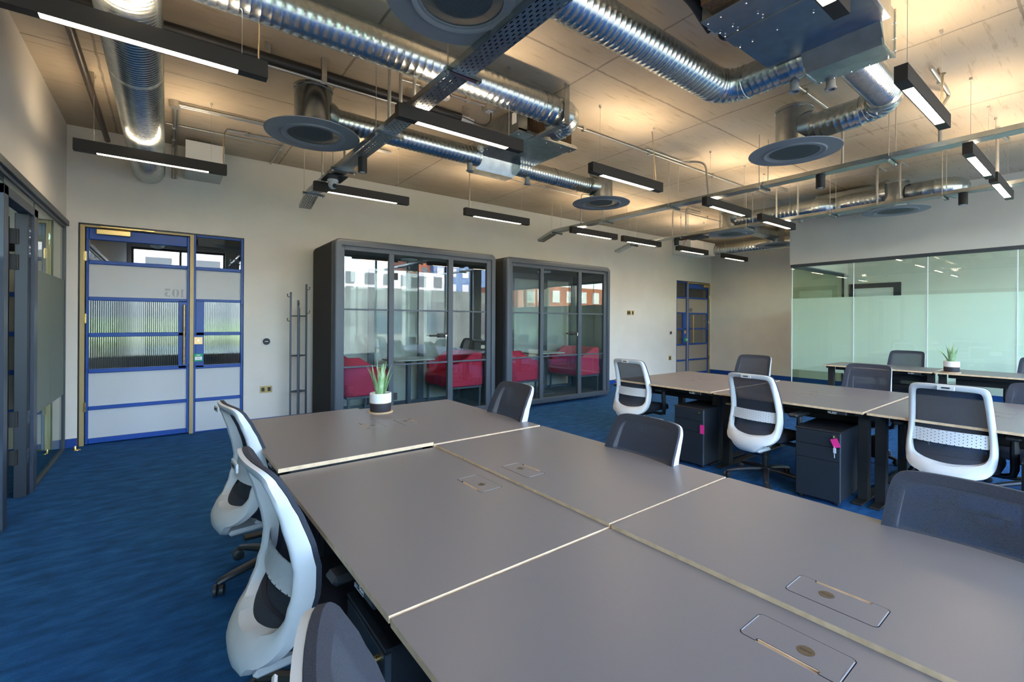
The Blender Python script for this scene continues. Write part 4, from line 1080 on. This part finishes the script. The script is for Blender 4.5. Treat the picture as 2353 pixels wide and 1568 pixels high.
duct('large silver spiral duct across the upper left, its bend open towards the smaller air unit', [
    ('duct_section', ridged((-.86, 3.11, 3.32), (2.62, 3.11, 3.32), .122, .055), 'galvanised'),
    ('collar', ridged((2.62, 3.11, 3.32), (2.86, 3.11, 3.32), .126, .085, .003), 'galv_plain'),
    ('elbow', elbow((3.05, 3.11, 3.32), (-1, 0, 0), (0, 1, 0), .19, .123), 'galvanised'),
    ('open_end', band((3.05, 3.30, 3.32), (3.05, 3.38, 3.32), .129), 'galv_plain')])
duct('slimmer silver spiral duct between two round diffusers, through the smaller air unit', [
    ('duct_section', ridged((1.12, 4.31, 3.225), (2.75, 4.31, 3.225), .100, .045), 'galvanised'),
    ('duct_section', ridged((3.27, 4.31, 3.225), (4.51, 4.31, 3.225), .100, .040), 'galvanised'),
    ('joint_band', band((3.85, 4.31, 3.225), (3.87, 4.31, 3.225), .106), 'galv_plain')])
duct('large silver spiral duct right of centre, bending into the big air unit', [
    ('duct_section', ridged((1.30, 1.95, 3.285), (3.42, 1.95, 3.285), .122, .048), 'galvanised'),
    ('elbow', elbow((3.60, 1.95, 3.285), (-1, 0, 0), (0, -1, 0), .18, .122), 'galvanised'),
    ('duct_section', ridged((3.60, 1.77, 3.285), (3.60, 1.33, 3.285), .122, .048), 'galvanised'),
    ('collar', band((3.60, 1.50, 3.285), (3.60, 1.44, 3.285), .128), 'galv_plain')])
duct('silver flexible duct leaving the big air unit and bending to the right hand diffuser', [
    ('flexible_section', ridged((3.72, 1.13, 3.24), (4.46, 1.13, 3.22), .110, .030, .005, .009), 'galvanised'),
    ('elbow', elbow((4.66, 1.13, 3.20), (-1, 0, 0), (0, 1, 0), .20, .112), 'galvanised'),
    ('duct_section', ridged((4.66, 1.33, 3.19), (4.66, 1.74, 3.18), .115, .05), 'galvanised')])
duct('far silver spiral duct running from the far diffuser towards the bulkhead', [
    ('duct_section', ridged((8.13, 4.14, 3.22), (8.15, 3.10, 3.22), .132, .06), 'galvanised'),
    ('collar', band((8.15, 3.10, 3.22), (8.15, 2.92, 3.22), .136), 'galv_plain'),
    ('elbow', elbow((8.15, 2.75, 3.22), (0, 1, 0), (1, 0, 0), .18, .132), 'galvanised')])
duct('silver duct beside the high bulkhead feeding the diffuser in front of it', [
    ('elbow', elbow((8.22, 2.66, 3.22), (0, -1, 0), (1, 0, 0), .18, .132), 'galvanised'),
    ('duct_section', ridged((8.22, 2.48, 3.22), (8.24, 2.08, 3.22), .136, .055), 'galvanised'),
    ('duct_section', ridged((8.24, 1.82, 3.22), (8.24, 1.52, 3.22), .128, .12), 'galv_plain'),
    ('elbow', elbow((8.24, 1.34, 3.22), (0, 1, 0), (1, 0, 0), .18, .128), 'galvanised')])
duct('dark looking short duct linking the two far diffusers by the back corner', [
    ('duct_section', ridged((8.28, 4.29, 3.20), (9.84, 4.29, 3.20), .12, .05), 'galvanised')])
duct('silver duct along the far right wall near the corner', [
    ('duct_section', ridged((11.42, 6.40, 3.27), (11.42, 3.9, 3.27), .14, .07), 'galvanised')])

# ------------------------------------------------------------------ round ceiling diffusers
def make_diff():
    t = thing('ceiling_diffuser', 'x', 'air diffuser')
    obj('plate', B().lathe([(.205, 0), (.378, .004), (.380, .010), (.205, .014)], (0, 0, 0), 56, closed=True), 'diffuser_grey', t, smooth=30)
    obj('ring', B().lathe([(.205, .012), (.235, -.006), (.250, -.008), (.262, .001), (.262, .012)], (0, 0, 0), 56, closed=True), 'diffuser_grey', t, smooth=40)
    m_ = 'core_grille'
    obj('core', B().lathe([(.001, .004), (.207, .004), (.207, .012), (.001, .012)], (0, 0, 0), 56), m_, t, smooth=30)
    nb = B().lathe([(.152, .012), (.152, .40), (.150, .405), (.001, .405)], (0, 0, 0), 40); nb.lathe([(.153, .385), (.158, .385), (.158, .408), (.153, .408)], (0, 0, 0), 40, closed=True)
    obj('neck', nb, 'galv_plain', t, smooth=40)
    return t
perforated('core_grille', (0.10, 0.125, 0.125), 0.008, 0.008, 0.0022, 0.0022, (0, 1), True, 0.2, 0.6)
df0 = make_diff()
DF = [(1.00, 4.20, 0, 'round grey ceiling diffuser left of the perforated tray, at the start of the slimmer duct'),
      (4.67, 4.24, 0, 'round grey ceiling diffuser in the middle, at the right end of the slimmer duct'),
      (4.67, 1.855, pi/2, 'round grey ceiling diffuser on the right, joined to the bent flexible duct'),
      (1.16, 1.97, 0, 'largest round grey ceiling diffuser cut by the top edge'),
      (8.24, 1.95, pi/2, 'round grey ceiling diffuser before the high cream bulkhead'),
      (8.13, 4.27, 0, 'far round grey ceiling diffuser above the pair of lamps near the bulkhead'),
      (9.97, 4.29, 0, 'farthest round grey ceiling diffuser, half hidden by the bulkhead')]
for i, (x, y, a, lab) in enumerate(DF):
    if i == 0: o = df0; o.location = (x, y, 2.995); o['label'] = lab
    else: o = copy_tree(df0, (x, y, 2.995), a, lab)
    o['group'] = 'round ceiling diffusers'
sp = B().sweep([(1.06, 4.24, 3.22), (1.14, 4.27, 3.22), (1.17, 4.29, 3.22)], [.125, .118, .108], 28)
for k in kids(df0):
    pass
# saddle spigots belong to the necks
for o in [o for o in COL.objects if o.name.startswith('ceiling_diffuser')]:
    x, y = o.location.x, o.location.y
    for (tx, ty, d, r) in ((1.00, 4.20, (1, .35, 0), .112), (4.67, 4.24, (-1, .25, 0), .112), (4.67, 1.855, (0, -1, 0), .122), (1.16, 1.97, (1, 0, 0), .13), (8.24, 1.95, (0, 1, 0), .145), (8.13, 4.27, (0, -1, 0), .14), (9.97, 4.29, (-1, 0, 0), .11)):
        if abs(x-tx)+abs(y-ty) < .01:
            d = Vector(d).normalized(); z = 3.22 if r < .121 else (3.285 if r > .128 else 3.20)
            b = B().sweep([Vector((x, y, z))+d*.08, Vector((x, y, z))+d*.15, Vector((x, y, z))+d*.18], [r*1.22, r*1.1, r], 28)
            lo = o.location.copy(); b.v = [(vx-lo.x, vy-lo.y, vz-lo.z) for vx, vy, vz in b.v]
            if abs(o.rotation_euler.z) > .1: b.xf(Matrix.Rotation(-o.rotation_euler.z, 4, 'Z'))
            obj('spigot', b, 'galv_plain', o, smooth=50)

# ------------------------------------------------------------------ fan coil units
fc = thing('fan_coil_unit', 'smaller galvanised air unit hanging mid ceiling behind the open duct bend', 'air unit', (3.09, 3.93, 3.25), 0, 'fan coil air units')
def P(nm, b, m, par=fc, **k): return obj(nm, b, m, par, off=fc.location, **k)
b = B(); b.box(2.70, 3.475, 3.62, 4.34, 3.25, 3.49, .004).box(2.69, 3.485, 3.50, 3.63, 3.24, 3.26, .003).box(2.69, 2.80, 3.50, 3.62, 3.26, 3.49).box(2.695, 3.48, 3.50, 3.515, 3.26, 3.275)
cas = P('casing', b, 'galv_plain')
P('intake_coil', B().box(2.80, 3.47, 3.585, 3.62, 3.27, 3.48), 'coil_brown')
cb = B()
for i in range(44): cb.box(2.805+i*.0152, 2.811+i*.0152, 3.572, 3.586, 3.275, 3.475)
P('coil_fins', cb, 'coil_brown')
P('plenum', B().poly([(4.27, 3.30), (4.35, 3.105), (4.51, 3.105), (4.51, 3.40), (4.27, 3.40)], [], 2.745, 3.275, 'x'), 'galv_plain', smooth=0)
P('data_sticker', B().box(2.688, 2.6895, 3.53, 3.60, 3.33, 3.44), 'white_label')
for i, x in enumerate((2.62, 3.42)):
    P('damper', B().cyl((x, 4.27, 3.04), (x, 4.27, 3.12), .030, 16).cyl((x, 4.27, 3.035), (x, 4.27, 3.045), .040, 16), 'diffuser_grey')
sb = B()
for x in (2.74, 2.9, 3.1, 3.3, 3.44):
    for y in (3.56, 4.28): sb.ball((x, y, 3.238), .005, 6, 4)
for y in (3.7, 3.9, 4.1):
    for x in (2.73, 3.45): sb.ball((x, y, 3.248), .005, 6, 4)
P('screws', sb, 'chrome')
P('drain_valve', B().cyl((2.66, 4.16, 3.27), (2.72, 4.16, 3.27), .03, 14), 'white_plastic')
for x in (2.75, 3.42):
    for y in (3.70, 4.25): P('hanger_rod', B().cyl((x, y, 3.48), (x, y, ZC), .005, 8), 'steel')
st = thing('duct_strap', 'flat vertical metal strap with a folded foot beside the open duct bend', 'bracket', (2.95, 3.00, ZC))
obj('strap', B().box(2.80, 2.86, 2.975, 2.98, 3.185, ZC), 'galv_plain', st, off=st.location); obj('folded_foot', B().box(2.80, 2.86, 2.975, 3.50, 3.165, 3.19, .002).box(2.81, 2.85, 3.02, 3.12, 3.163, 3.1665), 'galv_plain', st, off=st.location)

fc = thing('fan_coil_unit', 'big galvanised air unit filling the top right of the ceiling', 'air unit', (3.02, 1.2, 3.24), 0, 'fan coil air units')
b = B(); b.box(2.595, 3.45, .86, 1.55, 3.24, 3.49, .004).box(2.56, 3.44, .84, .865, 3.235, 3.49, .002).box(2.585, 2.75, .86, 1.555, 3.232, 3.244, .003).box(2.86, 3.0, .86, 1.552, 3.234, 3.243, .002)
P('casing', b, 'galv_plain', fc)
P('plenum', B().poly([(3.42, 3.26), (3.505, 3.125), (3.73, 3.125), (3.73, 3.42), (3.42, 3.42)], [], .89, 1.325, 'y'), 'galv_plain', fc, smooth=0)
for y in (.885, 1.318):
    pe = B(); pe.poly([(3.44, 3.265), (3.50, 3.119), (3.735, 3.119), (3.735, 3.43), (3.72, 3.43), (3.72, 3.133), (3.51, 3.133), (3.452, 3.27)], [], y, y+.012, 'y')
    P('plenum_flange', pe, 'galvanised', fc, smooth=0)
P('intake_coil', B().box(2.50, 2.595, .90, 1.50, 3.27, 3.48), 'coil_brown', fc)
for i, (x, y) in enumerate(((3.63, 1.44), (3.80, 1.27))):
    vb = B(); vb.cyl((x, y, 3.10), (x, y, 3.19), .030, 18).lathe([(.026, 3.085), (.038, 3.085), (.036, 3.10), (.026, 3.10)], (x, y, 0), 18, closed=True); P('damper', vb, 'diffuser_grey', fc)
sb = B()
for y in (.95, 1.1, 1.3, 1.45, 1.53):
    for x in (2.63, 2.77, 2.83, 3.02): sb.ball((x, y, 3.231), .0055, 6, 4)
for y in (.92, 1.02, 1.12, 1.22, 1.30): sb.ball((3.715, y, 3.122), .0055, 6, 4)
for z in (3.16, 3.24, 3.34): sb.ball((3.722, .884, z), .0055, 6, 4)
P('screws', sb, 'chrome', fc)
for x in (2.70, 3.35):
    for y in (.93, 1.48): P('hanger_rod', B().cyl((x, y, 3.48), (x, y, ZC), .005, 8), 'steel', fc)
ih = thing('insulated_pipe', 'thick black insulated pipe bending down beside the big air unit', 'pipe', (2.55, 1.60, 3.40))
obj('lagging', B().sweep(catmull([(1.85, 1.62, 3.42), (2.2, 1.61, 3.42), (2.55, 1.61, 3.41), (2.75, 1.63, 3.37), (2.83, 1.62, 3.32)], 6), .033, 14), 'pipe_black', ih, off=ih.location)
obj('valve', B().cyl((2.79, 1.60, 3.33), (2.87, 1.60, 3.33), .035, 16), 'white_plastic', ih, off=ih.location)
obj('flexible_tail', B().sweep(catmull([(2.87, 1.60, 3.33), (2.95, 1.62, 3.31), (3.05, 1.60, 3.33), (3.1, 1.57, 3.36)], 6), .010, 8), 'cable_black', ih, off=ih.location)
fc = thing('fan_coil_unit', 'far air unit half hidden between two ducts before the bulkhead', 'air unit', (8.85, 2.65, 3.24), 0, 'fan coil air units')
P('casing', B().box(8.50, 9.30, 2.30, 3.05, 3.24, 3.49, .004), 'galv_plain', fc); P('plenum', B().box(8.36, 8.52, 2.32, 3.02, 3.12, 3.40, .003), 'galv_plain', fc)
for x in (8.6, 9.2): P('hanger_rod', B().cyl((x, 2.6, 3.48), (x, 2.6, ZC), .005, 8), 'steel', fc)
for y in (2.2, 3.15): P('damper', B().cyl((8.2, y, 3.03), (8.2, y, 3.12), .035, 14), 'diffuser_grey', fc)
for nm, (x0, x1), lab in (('a', (.16, .53), 'white and grey boxed air outlet on the back wall above the blue double door'), ('b', (10.25, 11.36), 'white boxed air outlet high in the far right corner')):
    t = thing('air_outlet_box', lab, 'air outlet', (x0, 6.88, 3.12), 0, 'boxed air outlets')
    obj('box', B().box(x0, x1, 6.39, 6.90, 3.12, 3.44, .003), 'white_paint' if x0 > 1 else 'galv_plain', t, off=t.location)
    obj('front_panel', B().box(x0-.003, x1+.003, 6.378, 6.392, 3.23, 3.445, .002), 'white_paint', t, off=t.location)
    for x in (x0+.1, x1-.1): obj('hanger_rod', B().cyl((x, 6.5, 3.44), (x, 6.5, ZC), .004, 8), 'steel', t, off=t.location)

# ------------------------------------------------------------------ cable trays
def tray(x, rot, lab, zt=2.95, y0=YF+.1):
    t = thing('cable_tray', lab, 'cable tray', (x, 2.5, zt), rot, 'perforated cable trays'); w = .072
    b = B(); b.box(-w, w, y0-2.5, 3.46, 0, .0015); obj('tray_base', b, 'tray_perforated', t, smooth=0)
    sd = B()
    for s in (-1, 1): sd.box(min(s*w, s*(w-.0015)), max(s*w, s*(w-.0015)), y0-2.5, 3.46, 0, .045).box(min(s*w, s*(w-.010)), max(s*w, s*(w-.010)), y0-2.5, 3.46, .0435, .045)
    obj('side_flange', sd, 'galv_plain', t, smooth=0)
    rm = Matrix.Translation((0, 3.46, 0)) @ Matrix.Rotation(-math.atan2(.10, .36), 4, 'X')
    e = B().box(-w, w, 0, .40, 0, .0015, xf=rm); obj('end_ramp', e, 'tray_perforated', t, smooth=0)
    e = B()
    for s in (-1, 1): e.box(min(s*w, s*(w-.0015)), max(s*w, s*(w-.0015)), 0, .40, 0, .045, xf=rm)
    obj('ramp_flange', e, 'galv_plain', t, smooth=0)
    for yy in (-1.01, .15, 1.31, 2.47, 3.63, 4.79, 5.93):
        y = yy-2.5; br = B()
        br.box(-.125, .125, y-.02, y+.02, -.024, -.001).box(-.125, .125, y-.02, y-.012, -.024, .0).box(-.127, -.120, y-.021, y+.021, -.026, .002).box(.120, .127, y-.021, y+.021, -.026, .002)
        bo = obj('trapeze_bracket', br, 'galv_plain', t)
        for s in (-1, 1): obj('threaded_rod', B().cyl((s*.108, y, -.040), (s*.108, y, ZC-zt), .0042, 8).cyl((s*.108, y, -.036), (s*.108, y, -.024), .011, 6), 'steel', bo)
    return t
tray(1.462, RD(.7), 'perforated cable tray nearest the viewer, crossing under the large spiral duct')
tray(5.425, RD(.3), 'middle perforated cable tray running across the right half of the ceiling')
tray(7.50, RD(.2), 'farthest perforated cable tray in front of the far ducts')
tk = thing('cable_bundle', 'dark cables lying in the nearest perforated tray', 'cable', (1.46, 3, 2.953))
for i, dx in enumerate((-.04, -.018, .006, .03)): obj('cable', B().sweep([(1.48+dx, -2, 2.962), (1.465+dx, 2, 2.960), (1.43+dx, 5.9, 2.960)], .008, 8), 'cable_black', tk, off=tk.location)

# ------------------------------------------------------------------ camera, spotlights, detector
sc_ = thing('security_camera', 'white dome security camera under the wall end of the nearest tray', 'camera', (1.425, 5.14, 2.945))
obj('mount_plate', B().box(-.10, .11, -.18, .10, -.02, -.008, .003), 'black_plastic', sc_)
obj('base', B().lathe([(.001, -.020), (.055, -.020), (.058, -.035), (.052, -.055), (.001, -.055)], (0, 0, 0), 28), 'white_plastic', sc_)
obj('ball', B().ball((0, 0, -.075), .046, 20, 12), 'white_plastic', sc_)
obj('lens', B().cyl((.008, -.034, -.088), (.012, -.048, -.095), .024, 20), 'black_plastic', sc_)
def spot(x, y, z, lab):
    t = thing('ceiling_spotlight', lab, 'spotlight', (x, y, z), 0, 'small black cylinder spotlights')
    obj('body', B().cyl((0, 0, -.135), (0, 0, 0), .042, 24), 'black_plastic', t); obj('lens', B().lathe([(.001, -.142), (.018, -.140), (.028, -.134), (.001, -.134)], (0, 0, 0), 20), 'clear_plastic', t)
    obj('clip', B().cyl((0, 0, 0), (0, 0, .012), .015, 12), 'steel', t)
spot(1.475, 4.34, 2.948, 'small black cylinder spotlight under the nearest tray beside the dome camera')
spot(5.425, 1.90, 2.948, 'small black cylinder spotlight under the middle cable tray')
spot(7.50, 1.145, 2.948, 'small black cylinder spotlight under the farthest tray, against the bulkhead')
spot(7.49, 4.95, 2.948, 'tiny dark spotlight under the wall end of the farthest tray')
hub = thing('junction_box', 'flat black junction box on the farthest tray near the back wall', 'box', (7.49, 4.55, 2.953))
obj('box', B().box(-.14, .14, -.16, .16, -.062, -.028, .005), 'black_plastic', hub)
obj('red_lead', B().sweep(catmull([(-.1, .1, -.06), (-.12, .16, -.12), (-.11, .2, -.2)], 5), .004, 6), 'cable_red', hub)
sm = thing('smoke_detector', 'white smoke detector on the ceiling behind the nearest tray', 'smoke detector', (2.03, 3.74, ZC))
obj('base', B().lathe([(.001, 0), (.058, 0), (.058, -.02), (.05, -.03), (.001, -.03)], (0, 0, 0), 28), 'white_plastic', sm)
obj('chamber', B().lathe([(.001, -.03), (.044, -.03), (.046, -.062), (.034, -.082), (.001, -.085)], (0, 0, 0), 28), 'white_plastic', sm)
vb = B()
for i in range(9): a = 2*pi*i/9; vb.box(-.012, .012, -.0475, -.0440, -.056, -.044, xf=Matrix.Rotation(a, 4, 'Z'))
obj('vents', vb, 'ceramic_black', sm)
jb = thing('junction_box', 'pale square junction box on the ceiling right of the smoke detector', 'box', (2.50, 3.72, ZC))
obj('box', B().box(-.055, .055, -.055, .055, -.07, 0, .004), 'conduit_steel', jb); obj('socket_front', B().box(-.03, .03, -.03, .03, -.078, -.07, .003), 'white_plastic', jb)
obj('flex', B().sweep(catmull([(.02, 0, -.075), (.02, .02, -.16), (-.05, .06, -.19), (-.25, .12, -.14), (-.4, .17, -.11)], 5), .006, 8), 'cable_black', jb)

# ------------------------------------------------------------------ pipes and conduits
def pipe(lab, runs, m, cat='pipe', name='pipe', clips=(), grp=None):
    t = thing(name, lab, cat, runs[0][0][0], 0, grp)
    for pts, r in runs: obj('tube', B().sweep(pts, r, 12), m, t, off=t.location)
    for c in clips: obj('clip', B().box(c[0]-.02, c[0]+.02, c[1]-.02, c[1]+.02, c[2]-.02, ZC, .002), 'steel', t, off=t.location)
    return t
def bend(pts, r=.06, m=4):
    """round the corners of a polyline"""
    pts = [Vector(p) for p in pts]; out = [pts[0]]
    for a, b_, c in zip(pts, pts[1:], pts[2:]):
        d0 = (a-b_).normalized(); d1 = (c-b_).normalized(); q = min(r, (a-b_).length/2, (c-b_).length/2)
        for i in range(m+1):
            t = i/m; out.append((b_+d0*q)*(1-t)**2+b_*2*t*(1-t)+(b_+d1*q)*t*t)
    return out+[pts[-1]]
pipe('pair of black insulated pipes along the ceiling left of the smaller air unit', [([(-.86, 3.93, 3.395), (2.28, 3.90, 3.395)], .042), ([(-.86, 4.02, 3.45), (2.25, 3.99, 3.45)], .030)], 'pipe_black', clips=((.6, 3.92, 3.43), (1.75, 3.91, 3.43)))
pipe('white pipe end coupling on the black pipes', [([(2.28, 3.90, 3.395), (2.38, 3.90, 3.395)], .030), ([(2.38, 3.90, 3.395), (2.43, 3.90, 3.395)], .022)], 'white_plastic', 'pipe coupling', 'pipe_coupling', clips=((2.33, 3.90, 3.41),))
CG = 'steel conduits on the ceiling'
pipe('steel conduit just below the black pipes at the upper left', [([(-.86, 3.89, 3.325), (2.4, 3.86, 3.325)], .010)], 'conduit_steel', 'conduit', 'conduit', ((-.2, 3.89, 3.34), (1.0, 3.875, 3.34)), CG)
pipe('brown pipe hanging beside the left wall, stopping short of the back wall', [([(-.53, 2.6, 3.36), (-.53, 6.68, 3.36)], .026)], 'pipe_brown', clips=((-.53, 5.32, 3.38), (-.53, 3.4, 3.38)))
pipe('twin steel conduits from a round box to the left diffuser', [([(.05, 5.50, 3.485), (2.2, 5.44, 3.485)], .012), ([(.05, 5.54, 3.485), (2.2, 5.48, 3.485)], .012), (bend([(.05, 5.52, 3.485), (.05, 6.82, 3.485), (.05, 6.87, 3.485), (.05, 6.87, 3.10)]), .013), (bend([(.08, 5.6, 3.485), (.08, 6.80, 3.485), (.08, 6.87, 3.44), (.08, 6.87, 3.10)]), .010)], 'conduit_steel', 'conduit', 'conduit', ((.05, 6.2, 3.485), (.05, 6.6, 3.485)), CG)
single('junction_box', B().cyl((.05, 5.52, 3.455), (.05, 5.52, ZC), .045, 20), 'conduit_steel', 'round steel box at the start of the twin conduits beside the ribbed duct', 'box')
pipe('thin conduits along the ceiling behind the left diffuser', [([(-.02, 6.14, 3.50), (1.1, 6.12, 3.50)], .010), (bend([(.513, 5.95, 3.50), (1.10, 5.92, 3.50), (1.10, 6.88, 3.50)]), .010), ([(.513, 5.98, 3.50), (1.05, 5.96, 3.50)], .010)], 'conduit_steel', 'conduit', 'conduit', ((.7, 5.94, 3.50), (1.1, 6.2, 3.5)), CG)
pipe('steel conduit through the smoke detector to the pale box', [([(1.6, 3.76, 3.495), (2.46, 3.725, 3.495)], .011)], 'conduit_steel', 'conduit', 'conduit', ((1.8, 3.75, 3.495), (2.26, 3.73, 3.495)), CG)
pipe('three bent conduits dropping into the nearest tray beside the lamp', [(bend([(1.95, 3.65, 3.49), (1.40, 3.50, 3.49), (1.40, 3.50, 2.96)]), .014), (bend([(1.95, 3.58, 3.49), (1.46, 3.42, 3.49), (1.46, 3.42, 2.96)]), .014), (bend([(2.02, 3.46, 3.49), (1.53, 3.32, 3.49), (1.53, 3.32, 2.96)]), .014)], 'conduit_steel', 'conduit', 'conduit', (), CG)
pipe('pair of upright conduits from the ceiling to the wall end of the nearest tray', [([(1.37, 5.35, 2.96), (1.37, 5.35, ZC)], .011), ([(1.49, 4.95, 2.96), (1.49, 4.95, ZC)], .011)], 'conduit_steel', 'conduit', 'conduit', (), CG)
pipe('long pair of steel conduits along the ceiling in the middle, dropping to the middle tray', [([(2.9, 3.52, 3.49), (8.4, 3.52, 3.49)], .011), (bend([(4.6, 3.46, 3.49), (5.35, 3.46, 3.49), (5.40, 3.30, 3.47), (5.40, 3.16, 3.40), (5.40, 3.12, 2.97)], .10), .013)], 'conduit_steel', 'conduit', 'conduit', ((3.6, 3.52, 3.49), (4.75, 3.52, 3.49), (6.2, 3.52, 3.49), (7.4, 3.52, 3.49)), CG)
pipe('short conduit along the ceiling behind the small middle lamp', [(bend([(3.30, 5.38, 2.93), (3.30, 5.38, 3.46), (3.36, 5.40, 3.485), (5.5, 5.42, 3.485)], .04), .009)], 'conduit_steel', 'conduit', 'conduit', ((3.9, 5.40, 3.485), (4.7, 5.42, 3.485)), CG)
pipe('pair of bent conduits into the wall end of the middle tray', [(bend([(5.62, 5.30, 3.48), (5.37, 5.30, 3.48), (5.37, 5.30, 2.96)]), .012), ([(5.50, 4.95, 2.96), (5.50, 4.95, ZC)], .011)], 'conduit_steel', 'conduit', 'conduit', (), CG)
pipe('bent conduits dropping into the farthest tray near the back wall', [(bend([(7.9, 5.0, 3.48), (7.44, 5.0, 3.48), (7.44, 5.0, 2.96)]), .012), (bend([(8.0, 4.8, 3.48), (7.55, 4.8, 3.48), (7.55, 4.8, 2.96)]), .012), ([(7.9, 5.02, 3.485), (10.2, 5.0, 3.485)], .010)], 'conduit_steel', 'conduit', 'conduit', ((8.6, 5.01, 3.485),), CG)
pipe('upright conduits to the farthest tray between the far ducts', [(bend([(7.8, 3.2, 3.48), (7.45, 3.2, 3.48), (7.45, 3.2, 2.96)]), .013), ([(7.50, 2.92, 2.96), (7.50, 2.92, ZC)], .012), (bend([(7.8, 1.95, 3.48), (7.44, 1.95, 3.48), (7.44, 1.95, 2.96)]), .013), (bend([(7.8, 1.72, 3.48), (7.46, 1.72, 3.48), (7.46, 1.72, 2.96)]), .013), (bend([(7.9, 4.1, 3.48), (7.46, 4.1, 3.48), (7.46, 4.1, 2.96)]), .012)], 'conduit_steel', 'conduit', 'conduit', (), CG)
pipe('steel conduit across the ceiling between the big air unit and the right diffuser', [(bend([(4.05, 1.73, 3.49), (5.50, 1.73, 3.49), (5.50, 1.73, 2.97)]), .013)], 'conduit_steel', 'conduit', 'conduit', ((4.6, 1.73, 3.49),), CG)
pipe('bent steel conduit from the ceiling to the middle tray at the right', [(bend([(4.95, .95, 3.49), (5.68, .96, 3.49), (5.44, .98, 3.30), (5.44, .98, 2.97)], .09), .014)], 'conduit_steel', 'conduit', 'conduit', ((5.3, .955, 3.49),), CG)
pipe('bent steel conduit near the shortest lamp at the right edge', [(bend([(7.6, .80, 3.49), (7.1, .82, 3.49), (7.1, .82, 2.97)], .09), .014)], 'conduit_steel', 'conduit', 'conduit', (), CG)
cable('lamp_cable', [(5.02, .92, 3.49), (4.98, .90, 3.43), (4.93, .86, 3.40), (4.50, .80, 3.2), (4.46, .795, 2.94)], .007, 'cable_tan', 'brown flex from the conduit end down to the end-on pendant lamp')
cable('lamp_cable', [(.455, 3.09, 2.94), (.43, 3.10, 2.97), (.44, 3.15, 3.2), (.44, 3.3, ZC)], .005, 'cable_tan', 'brown flex rising from the right end of the largest pendant lamp')
cable('lamp_cable', [(4.27, 3.08, 2.94), (4.28, 3.09, 3.0), (4.29, 3.12, 3.25), (4.29, 3.15, ZC)], .005, 'cable_tan', 'flex rising from the right end of the lamp beside the middle diffuser')
cable('lamp_cable', [(.455, 5.36, 2.94), (.44, 5.40, 3.0), (.46, 5.55, 3.3), (.50, 5.90, 3.46), (.513, 5.95, 3.50)], .005, 'cable_tan', 'flex looping up from the lamp above the blue double door')
